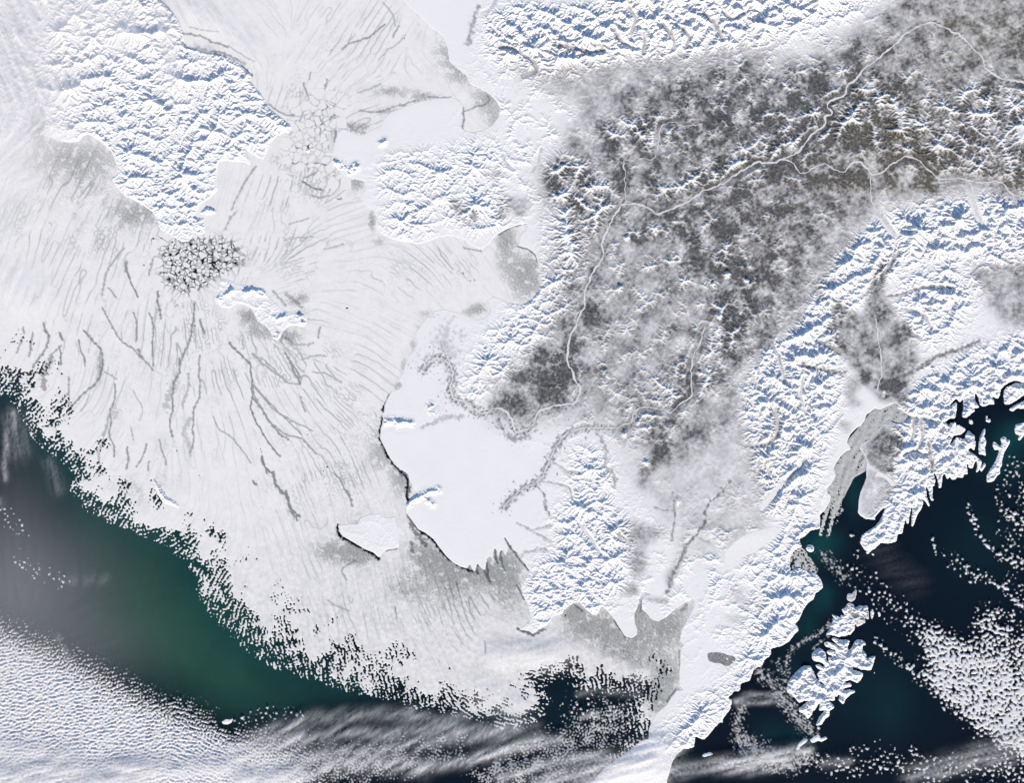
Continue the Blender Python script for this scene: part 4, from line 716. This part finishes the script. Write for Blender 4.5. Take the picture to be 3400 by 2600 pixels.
def mix(n, l, fac, a, b):
    m = n.new('ShaderNodeMix'); m.data_type = 'RGBA'
    if isinstance(fac, (int, float)): m.inputs[0].default_value = fac
    else: l.new(fac, m.inputs[0])
    for k, v in ((6, a), (7, b)):
        if isinstance(v, tuple): m.inputs[k].default_value = (*v, 1)
        else: l.new(v, m.inputs[k])
    return m.outputs[2]
def bump(n, l, height, strength, dist, p):
    b = n.new('ShaderNodeBump'); b.inputs['Strength'].default_value = strength; b.inputs['Distance'].default_value = dist
    l.new(height, b.inputs['Height']); l.new(b.outputs['Normal'], p.inputs['Normal'])
def geo_pos(n): return n.new('ShaderNodeNewGeometry').outputs['Position']

def make_land():
    m, nt, n, l, p = mat_new('snowy_land'); pos = geo_pos(n)
    f = attr_node(n, 'forest'); br = attr_node(n, 'brown')
    n1 = noise_node(n, l, 0.17, 6, .7, pos); n2 = noise_node(n, l, 0.9, 3, .6, pos)
    k = mathn(n, l, 'MULTIPLY', f, ramp(n, l, n1, .3, .7, .86, 1.14))
    k = mathn(n, l, 'MULTIPLY', k, ramp(n, l, n2, .3, .7, .92, 1.08))
    tree = mix(n, l, br, (0.072, 0.074, 0.078), (0.095, 0.082, 0.058))
    snow = mix(n, l, ramp(n, l, noise_node(n, l, 0.02, 4, .6, pos), .35, .65), (0.91, 0.895, 0.865), (0.885, 0.87, 0.84))
    l.new(mix(n, l, k, snow, tree), p.inputs['Base Color'])
    p.inputs['Roughness'].default_value = .75; p.inputs['Specular IOR Level'].default_value = .15
    bump(n, l, n1, .35, .5, p)
    return m
def make_ice():
    m, nt, n, l, p = mat_new('sea_ice'); pos = geo_pos(n)
    g = attr_node(n, 'grey'); ld = attr_node(n, 'lead'); ck = attr_node(n, 'crack')
    n1 = noise_node(n, l, 0.12, 6, .62, pos)
    g2 = mathn(n, l, 'ADD', g, mathn(n, l, 'MULTIPLY', ramp(n, l, n1, .35, .7, -.5, 1.0), 0.05))
    white = mix(n, l, ramp(n, l, noise_node(n, l, .03, 4, .6, pos), .35, .65), (0.915, 0.895, 0.85), (0.88, 0.861, 0.818))
    ice = mix(n, l, g2, white, (0.34, 0.345, 0.325))
    # hair cracks between plates
    wp = n.new('ShaderNodeVectorMath'); wp.operation = 'ADD'
    tn = n.new('ShaderNodeTexNoise'); tn.inputs['Scale'].default_value = .045; tn.inputs['Detail'].default_value = 3; l.new(pos, tn.inputs['Vector'])
    sc = n.new('ShaderNodeVectorMath'); sc.operation = 'SCALE'; sc.inputs['Scale'].default_value = 34; l.new(tn.outputs['Color'], sc.inputs[0])
    l.new(pos, wp.inputs[0]); l.new(sc.outputs[0], wp.inputs[1])
    vo = n.new('ShaderNodeTexVoronoi'); vo.feature = 'DISTANCE_TO_EDGE'; vo.inputs['Scale'].default_value = .07; l.new(wp.outputs[0], vo.inputs['Vector'])
    vo2 = n.new('ShaderNodeTexVoronoi'); vo2.feature = 'DISTANCE_TO_EDGE'; vo2.inputs['Scale'].default_value = .17; l.new(wp.outputs[0], vo2.inputs['Vector'])
    c1 = ramp(n, l, vo.outputs['Distance'], 0.0, .03, 1, 0); c2 = ramp(n, l, vo2.outputs['Distance'], 0.0, .04, .55, 0)
    gate = ramp(n, l, noise_node(n, l, .035, 3, .6, pos), .42, .62)
    cr = mathn(n, l, 'MULTIPLY', c1, mathn(n, l, 'MULTIPLY', gate, ck))
    dark = mathn(n, l, 'MAXIMUM', ld, mathn(n, l, 'MULTIPLY', cr, .4))
    l.new(mix(n, l, dark, ice, (0.060, 0.075, 0.085)), p.inputs['Base Color'])
    p.inputs['Roughness'].default_value = .7; p.inputs['Specular IOR Level'].default_value = .15
    bump(n, l, n1, .25, .35, p)
    return m
def make_sea():
    m, nt, n, l, p = mat_new('sea_water'); pos = geo_pos(n)
    g = attr_node(n, 'green'); t = attr_node(n, 'teal')
    nz = ramp(n, l, noise_node(n, l, .012, 5, .6, pos), .3, .7, .8, 1.2)
    base = mix(n, l, mathn(n, l, 'MULTIPLY', g, nz), (0.0035, 0.0085, 0.017), (0.020, 0.072, 0.050))
    base = mix(n, l, mathn(n, l, 'MULTIPLY', t, nz), base, (0.008, 0.065, 0.070))
    l.new(base, p.inputs['Base Color'])
    p.inputs['Roughness'].default_value = .35; p.inputs['IOR'].default_value = 1.33; p.inputs['Specular IOR Level'].default_value = .25
    bump(n, l, noise_node(n, l, .5, 4, .6, pos), .06, .3, p)
    return m
def make_cloud(name, col, trans=.35):
    m, nt, n, l, p = mat_new(name); pos = geo_pos(n)
    out = n['Material Output']; n.remove(p)
    d = n.new('ShaderNodeBsdfDiffuse'); d.inputs['Color'].default_value = (*col, 1)
    t = n.new('ShaderNodeBsdfTranslucent'); t.inputs['Color'].default_value = (*col, 1)
    mx = n.new('ShaderNodeMixShader'); mx.inputs[0].default_value = trans
    l.new(d.outputs[0], mx.inputs[1]); l.new(t.outputs[0], mx.inputs[2])
    tr = n.new('ShaderNodeBsdfTransparent'); m2 = n.new('ShaderNodeMixShader')
    a = attr_node(n, 'cover')
    l.new(a, m2.inputs[0]); l.new(tr.outputs[0], m2.inputs[1]); l.new(mx.outputs[0], m2.inputs[2])
    l.new(m2.outputs[0], out.inputs['Surface'])
    return m
def make_plain(name, a, b, scale, rough=.7):
    m, nt, n, l, p = mat_new(name); pos = geo_pos(n)
    nf = noise_node(n, l, scale, 5, .6, pos)
    l.new(mix(n, l, ramp(n, l, nf, .35, .65), a, b), p.inputs['Base Color'])
    p.inputs['Roughness'].default_value = rough; p.inputs['Specular IOR Level'].default_value = .15
    bump(n, l, nf, .15, .3, p)
    return m

M_LAND, M_ICE, M_SEA = make_land(), make_ice(), make_sea()
M_LOW, M_HIGH = make_cloud('low_cloud', (0.95, 0.94, 0.93), .15), make_cloud('high_cloud', (0.97, 0.96, 0.96), .15)
M_RIVER = make_plain('river_ice', (0.85, 0.835, 0.805), (0.68, 0.67, 0.645), .5)
M_LAKE = make_plain('lake_snow', (0.91, 0.895, 0.86), (0.88, 0.865, 0.83), .15)
M_LAKE_GREY = make_plain('lake_thin_ice', (0.16, 0.165, 0.17), (0.34, 0.345, 0.35), .25)
M_FLOE = make_plain('floe_ice', (0.91, 0.89, 0.845), (0.85, 0.832, 0.79), .3)

# ----------------------------------------------------------------------------
# SEA
# ----------------------------------------------------------------------------
xs = np.r_[-9000, -5000, -2500, -1000, -400, X0 + 29.0 * np.arange(129), 3900, 4600, 6000, 9000, 12000]
ys = np.r_[-9000, -5000, -2500, -1000, -400, Y0 + 29.0 * np.arange(101), 3100, 3700, 5000, 8000, 11000]
SXX, SYY = np.meshgrid(xs, ys); ny_, nx_ = SXX.shape
ii = np.arange(ny_ * nx_).reshape(ny_, nx_)
qs = np.stack([ii[:-1, :-1], ii[1:, :-1], ii[1:, 1:], ii[:-1, 1:]], -1).reshape(-1, 4)
sco = np.stack([WX(SXX).ravel(), WY(SYY).ravel(), np.zeros(SXX.size)], 1)
me = raw_mesh('sea', sco, qs, {'green': sample(green, SXX, SYY), 'teal': sample(teal, SXX, SYY)})
new_obj('sea', me, mat=M_SEA, kind='structure')

# ----------------------------------------------------------------------------
# LAND
# ----------------------------------------------------------------------------
z_land = (np.clip((coast - 0.5) * 2.4, -1.0, 0.40) + height * land).astype(np.float32)
faces = any4(coast > 0.22)
land_at = {'forest': forest, 'brown': brown}
isl_face = np.full((NY - 1, NX - 1), -1, np.int16)
for k, m in enumerate(isl_masks):
    isl_face[(any4(blur(m, 1.3) > 0.06)) & faces] = k
main_cov = blur(land_raw, 1.0)[:-1, :-1]
isl_face[(main_cov > 0.5)] = -1
rid = range_id[:-1, :-1]
terr = new_obj('terrain', field_mesh('terrain', faces & (isl_face < 0) & (rid < 0), z_land, land_at, flat=True), mat=M_LAND, kind='structure')
for k, (pts, s, lab) in enumerate(RANGES):
    fm = faces & (isl_face < 0) & (rid == k)
    if fm.any(): new_obj('mountain_range', field_mesh('mountain_range', fm, z_land, land_at, flat=True), terr, M_LAND, label=lab)
for k, (pts, rel, lab) in enumerate(ISLANDS):
    fm = faces & (isl_face == k)
    if fm.any(): new_obj('island', field_mesh('island', fm, z_land, land_at, flat=True), None, M_LAND, lab, 'island', 'islands')

# the country and the pack ice go on beyond the edge of the picture
ox = np.r_[-4000, -2500, -1500, -800, -400, np.linspace(X0, X0 + STEP * (NX - 1), 60), 3850, 4300, 5000, 6000, 7500]
oy = np.r_[-4000, -2500, -1500, -800, -400, np.linspace(Y0, Y0 + STEP * (NY - 1), 48), 3050, 3500, 4200, 5200]
OX, OY = np.meshgrid(ox, oy); oi = np.arange(OX.size).reshape(OX.shape)
oq = np.stack([oi[:-1, :-1], oi[1:, :-1], oi[1:, 1:], oi[:-1, 1:]], -1)
cx, cy = (OX[:-1, :-1] + OX[1:, 1:]) / 2, (OY[:-1, :-1] + OY[1:, 1:]) / 2
outside = (cx < X0) | (cx > X0 + STEP * (NX - 1)) | (cy < Y0) | (cy > Y0 + STEP * (NY - 1))
for nm, fld, mt, at, z in (('terrain_beyond', coast, M_LAND, {'forest': forest, 'brown': brown}, .3), ('sea_ice_beyond', conc * (coast < .4), M_ICE, {'grey': grey, 'lead': lead * 0, 'crack': ACT * .3}, .15)):
    sel = outside & (sample(fld, cx, cy) > .5)
    q = oq[sel]
    if len(q):
        used, inv = np.unique(q.ravel(), return_inverse=True)
        co = np.stack([WX(OX.ravel()[used]), WY(OY.ravel()[used]), np.full(len(used), z)], 1)
        me = raw_mesh(nm, co, inv.reshape(-1, 4), {k: sample(a, OX.ravel()[used], OY.ravel()[used]) for k, a in at.items()})
        new_obj('far_land' if 'terrain' in nm else 'far_sea_ice', me, mat=mt, kind='structure')

# frozen rivers: ribbons laid in their valleys
for Q, (p, w, cw, cs, lab) in zip(riv_lines, RIVERS):
    Qf = wiggle(Q, 1.8 if w > 2.1 else 3.2, 4.0, int(w * 100))
    t = np.gradient(Qf, axis=0); t /= np.hypot(t[:, 0], t[:, 1])[:, None] + 1e-6
    nrm2 = np.c_[-t[:, 1], t[:, 0]]
    r_ = np.random.default_rng(int(w * 77)); ww = w * 0.62 * np.clip(1 + 0.35 * np.convolve(r_.standard_normal(len(Qf)), np.ones(5) / 2.2, 'same'), .55, 1.7)
    L, R_ = Qf + nrm2 * ww[:, None], Qf - nrm2 * ww[:, None]
    zz = np.maximum(np.maximum(sample(z_land, L[:, 0], L[:, 1]), sample(z_land, R_[:, 0], R_[:, 1])), sample(z_land, Qf[:, 0], Qf[:, 1])) + 0.12
    co = np.vstack([np.c_[WX(L[:, 0]), WY(L[:, 1]), zz], np.c_[WX(R_[:, 0]), WY(R_[:, 1]), zz]])
    m_ = len(Qf); k_ = np.arange(m_ - 1)
    new_obj('river', raw_mesh('river', co, np.stack([k_, k_ + m_, k_ + m_ + 1, k_ + 1], 1)), mat=M_RIVER, label=lab, kind='structure')

# frozen lakes
import bmesh
for k, (pts, typ, lab) in enumerate(LAKES):
    Q = wiggle(list(pts) + [pts[0]], 1.6, 6.0, 900 + k)[:-1]
    zz = float(np.percentile(sample(z_land, Q[:, 0], Q[:, 1]), 60)) + .08
    bm = bmesh.new()
    top = [bm.verts.new((WX(x), WY(y), zz)) for x, y in Q]; bot = [bm.verts.new((WX(x), WY(y), zz - .6)) for x, y in Q]
    bm.faces.new(top); n_ = len(Q)
    for i in range(n_): bm.faces.new((top[i], top[(i + 1) % n_], bot[(i + 1) % n_], bot[i]))
    bmesh.ops.recalc_face_normals(bm, faces=bm.faces); bmesh.ops.triangulate(bm, faces=[f for f in bm.faces if len(f.verts) > 4])
    me = bpy.data.meshes.new('lake'); bm.to_mesh(me); bm.free()
    new_obj('lake', me, mat=M_LAKE if typ == 'W' else M_LAKE_GREY, label=lab, kind='structure')

# ----------------------------------------------------------------------------
# SEA ICE
# ----------------------------------------------------------------------------
z_ice = (0.22 * np.clip((conc - 0.5) * 3.0, -2.0, 1.0) - 0.9 * np.clip(lead - 0.80, 0, 1) * 2.0 + 0.01 * speck).astype(np.float32)
fm = any4((conc > 0.12) & (coast < 0.72))
new_obj('sea_ice', field_mesh('sea_ice', fm, z_ice, {'grey': grey, 'lead': np.clip(lead, 0, 1) * .95, 'crack': np.clip(ACT * .9 + .12, 0, 1) * smooth(e_in, 30, 160)}), mat=M_ICE, kind='structure')

# single broken floes
def clip_poly(poly, px, py, nx, ny):
    out = []
    for k in range(len(poly)):
        a, b = poly[k], poly[(k + 1) % len(poly)]
        da, db = (a[0] - px) * nx + (a[1] - py) * ny, (b[0] - px) * nx + (b[1] - py) * ny
        if da <= 0: out.append(a)
        if (da < 0) != (db < 0):
            t = da / (da - db); out.append((a[0] + t * (b[0] - a[0]), a[1] + t * (b[1] - a[1])))
    return out
def inside(poly, x, y):
    c = False
    for (ax, ay), (bx, by) in zip(poly, poly[1:] + poly[:1]):
        if (ay > y) != (by > y) and x < ax + (y - ay) / (by - ay) * (bx - ax): c = not c
    return c
def floes(zone, count, dmin, lab, group, gap, seed, drop):
    r = random.Random(seed); xs_, ys_ = [p[0] for p in zone], [p[1] for p in zone]; seeds = []
    tries = 0
    while len(seeds) < count and tries < 60000:
        tries += 1
        x, y = r.uniform(min(xs_), max(xs_)), r.uniform(min(ys_), max(ys_))
        dm = dmin * r.choice((.45, .6, .8, 1.0, 1.9))
        if inside(zone, x, y) and sample(coast, x, y) < .25 and all((x - a) ** 2 + (y - b) ** 2 > dm * dm for a, b in seeds): seeds.append((x, y))
    made = 0
    wt = [r.choice((.55, .75, 1.0, 1.3, 1.9)) for _ in seeds]
    st_a = r.uniform(.5, 1.1)
    for k, (x, y) in enumerate(seeds):
        if r.random() < drop: continue
        poly = [(x - 26, y - 26), (x + 26, y - 26), (x + 26, y + 26), (x - 26, y + 26)]
        for q in sorted(range(len(seeds)), key=lambda s: (seeds[s][0] - x) ** 2 + (seeds[s][1] - y) ** 2)[1:14]:
            a, b = seeds[q]
            d = math.hypot(a - x, b - y); an = math.atan2(b - y, a - x) + r.uniform(-.35, .35); nx, ny = math.cos(an), math.sin(an); off = d * wt[k] / (wt[k] + wt[q]) - gap * r.uniform(.1, 2.2)
            poly = clip_poly(poly, x + nx * off, y + ny * off, nx, ny)
            if len(poly) < 3: break
        if len(poly) < 3: continue
        ar = abs(sum(a[0] * b[1] - a[1] * b[0] for a, b in zip(poly, poly[1:] + poly[:1]))) / 2
        if ar < 18: continue
        shr = r.choice((.97, .92, .85, .75)); poly = [(x + (a - x) * shr, y + (b - y) * shr) for a, b in poly]
        P = []
        for a, b in zip(poly, poly[1:] + poly[:1]):      # rounded corners, uneven edges
            for t in (.09, .5, .91): P.append((a[0] + t * (b[0] - a[0]) + r.uniform(-1.1, 1.1), a[1] + t * (b[1] - a[1]) + r.uniform(-1.1, 1.1)))
        cxm, cym = sum(p[0] for p in P) / len(P), sum(p[1] for p in P) / len(P)
        if sample(coast, cxm, cym) > .3: continue
        h = r.uniform(.30, .42)
        bm = bmesh.new()
        top = [bm.verts.new((WX(px) - WX(cxm), WY(py) - WY(cym), h)) for px, py in P]
        bot = [bm.verts.new((WX(px) - WX(cxm), WY(py) - WY(cym), -.2)) for px, py in P]
        bm.faces.new(top); n_ = len(P)
        for i in range(n_): bm.faces.new((top[i], top[(i + 1) % n_], bot[(i + 1) % n_], bot[i]))
        bmesh.ops.recalc_face_normals(bm, faces=bm.faces)
        me = bpy.data.meshes.new('ice_floe'); bm.to_mesh(me); bm.free()
        o = new_obj('ice_floe', me, None, M_FLOE, lab, 'ice floe', group); o.location = (WX(cxm), WY(cym), 0)
        made += 1
    return made
nA = floes(ZONE_A, 230, 15.5, 'white broken ice floe in the dark water between the left cape and the long island', 'broken floes off the cape', 1.1, 5, .10)
nB = floes(ZONE_B, 90, 19, 'white ice floe jammed in the narrow strait between the two continents', 'floes jammed in the strait', .9, 6, .10)

# ----------------------------------------------------------------------------
# CLOUDS
# ----------------------------------------------------------------------------
thick = np.maximum(low_cloud, 0)
lump = np.where(din > -60, 1.6 + 1.1 * np.clip(rip + .5 * rip2, -1.2, 2), 2.4) * thick
z_top = (2.2 + 0.6 * lump).astype(np.float32); z_bot = (2.0 - 0.15 * thick).astype(np.float32)
dens = 1 - np.sqrt(np.clip(1 - np.clip(low_cloud * 1.12, 0, .985), 0, 1))
present = any4(low_cloud > 0.03)
fx, fy = GX[:-1, :-1], GY[:-1, :-1]
is_deck = present & (din[:-1, :-1] > -78) & (fx < 1150)
is_right = present & ~is_deck & (fx > 2880)
is_street = present & ~is_deck & ~is_right & (fx > 2380)
is_rest = present & ~is_deck & ~is_right & ~is_street
for nm, f, lab in (('cloud_deck', is_deck, 'rippled white cloud deck filling the lower left corner'), ('cumulus_field', is_right, 'popcorn cumulus clouds over the dark sea at the lower right'),
                   ('cloud_street', is_street, 'grey curved cloud streets left of the fjord-cut island'), ('small_cumulus', is_rest, 'small broken cloud cells over dark water along the bottom edge')):
    if f.any():
        new_obj(nm, field_mesh(nm, f, z_top, {'cover': dens}, bottom=z_bot), mat=M_LOW, label=lab, cat='cloud', kind='stuff')

# high thin cirrus on a coarser grid
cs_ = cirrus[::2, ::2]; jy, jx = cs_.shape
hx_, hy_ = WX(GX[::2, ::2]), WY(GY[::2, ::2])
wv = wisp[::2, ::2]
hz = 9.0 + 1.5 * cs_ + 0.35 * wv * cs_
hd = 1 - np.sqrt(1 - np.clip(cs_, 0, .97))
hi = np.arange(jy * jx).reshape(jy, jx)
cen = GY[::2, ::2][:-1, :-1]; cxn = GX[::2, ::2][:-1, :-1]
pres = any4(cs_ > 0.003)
for nm, f, lab in (('cirrus_band', pres & (cen > 1780) & (cxn > 900), 'streaky thin cirrus bands along the bottom edge'), ('cirrus_haze_sheet', pres & (cen > 1250) & (cxn <= 900), 'thin cirrus and a sheet standing in for brownish haze and glint over the sea at lower left'),
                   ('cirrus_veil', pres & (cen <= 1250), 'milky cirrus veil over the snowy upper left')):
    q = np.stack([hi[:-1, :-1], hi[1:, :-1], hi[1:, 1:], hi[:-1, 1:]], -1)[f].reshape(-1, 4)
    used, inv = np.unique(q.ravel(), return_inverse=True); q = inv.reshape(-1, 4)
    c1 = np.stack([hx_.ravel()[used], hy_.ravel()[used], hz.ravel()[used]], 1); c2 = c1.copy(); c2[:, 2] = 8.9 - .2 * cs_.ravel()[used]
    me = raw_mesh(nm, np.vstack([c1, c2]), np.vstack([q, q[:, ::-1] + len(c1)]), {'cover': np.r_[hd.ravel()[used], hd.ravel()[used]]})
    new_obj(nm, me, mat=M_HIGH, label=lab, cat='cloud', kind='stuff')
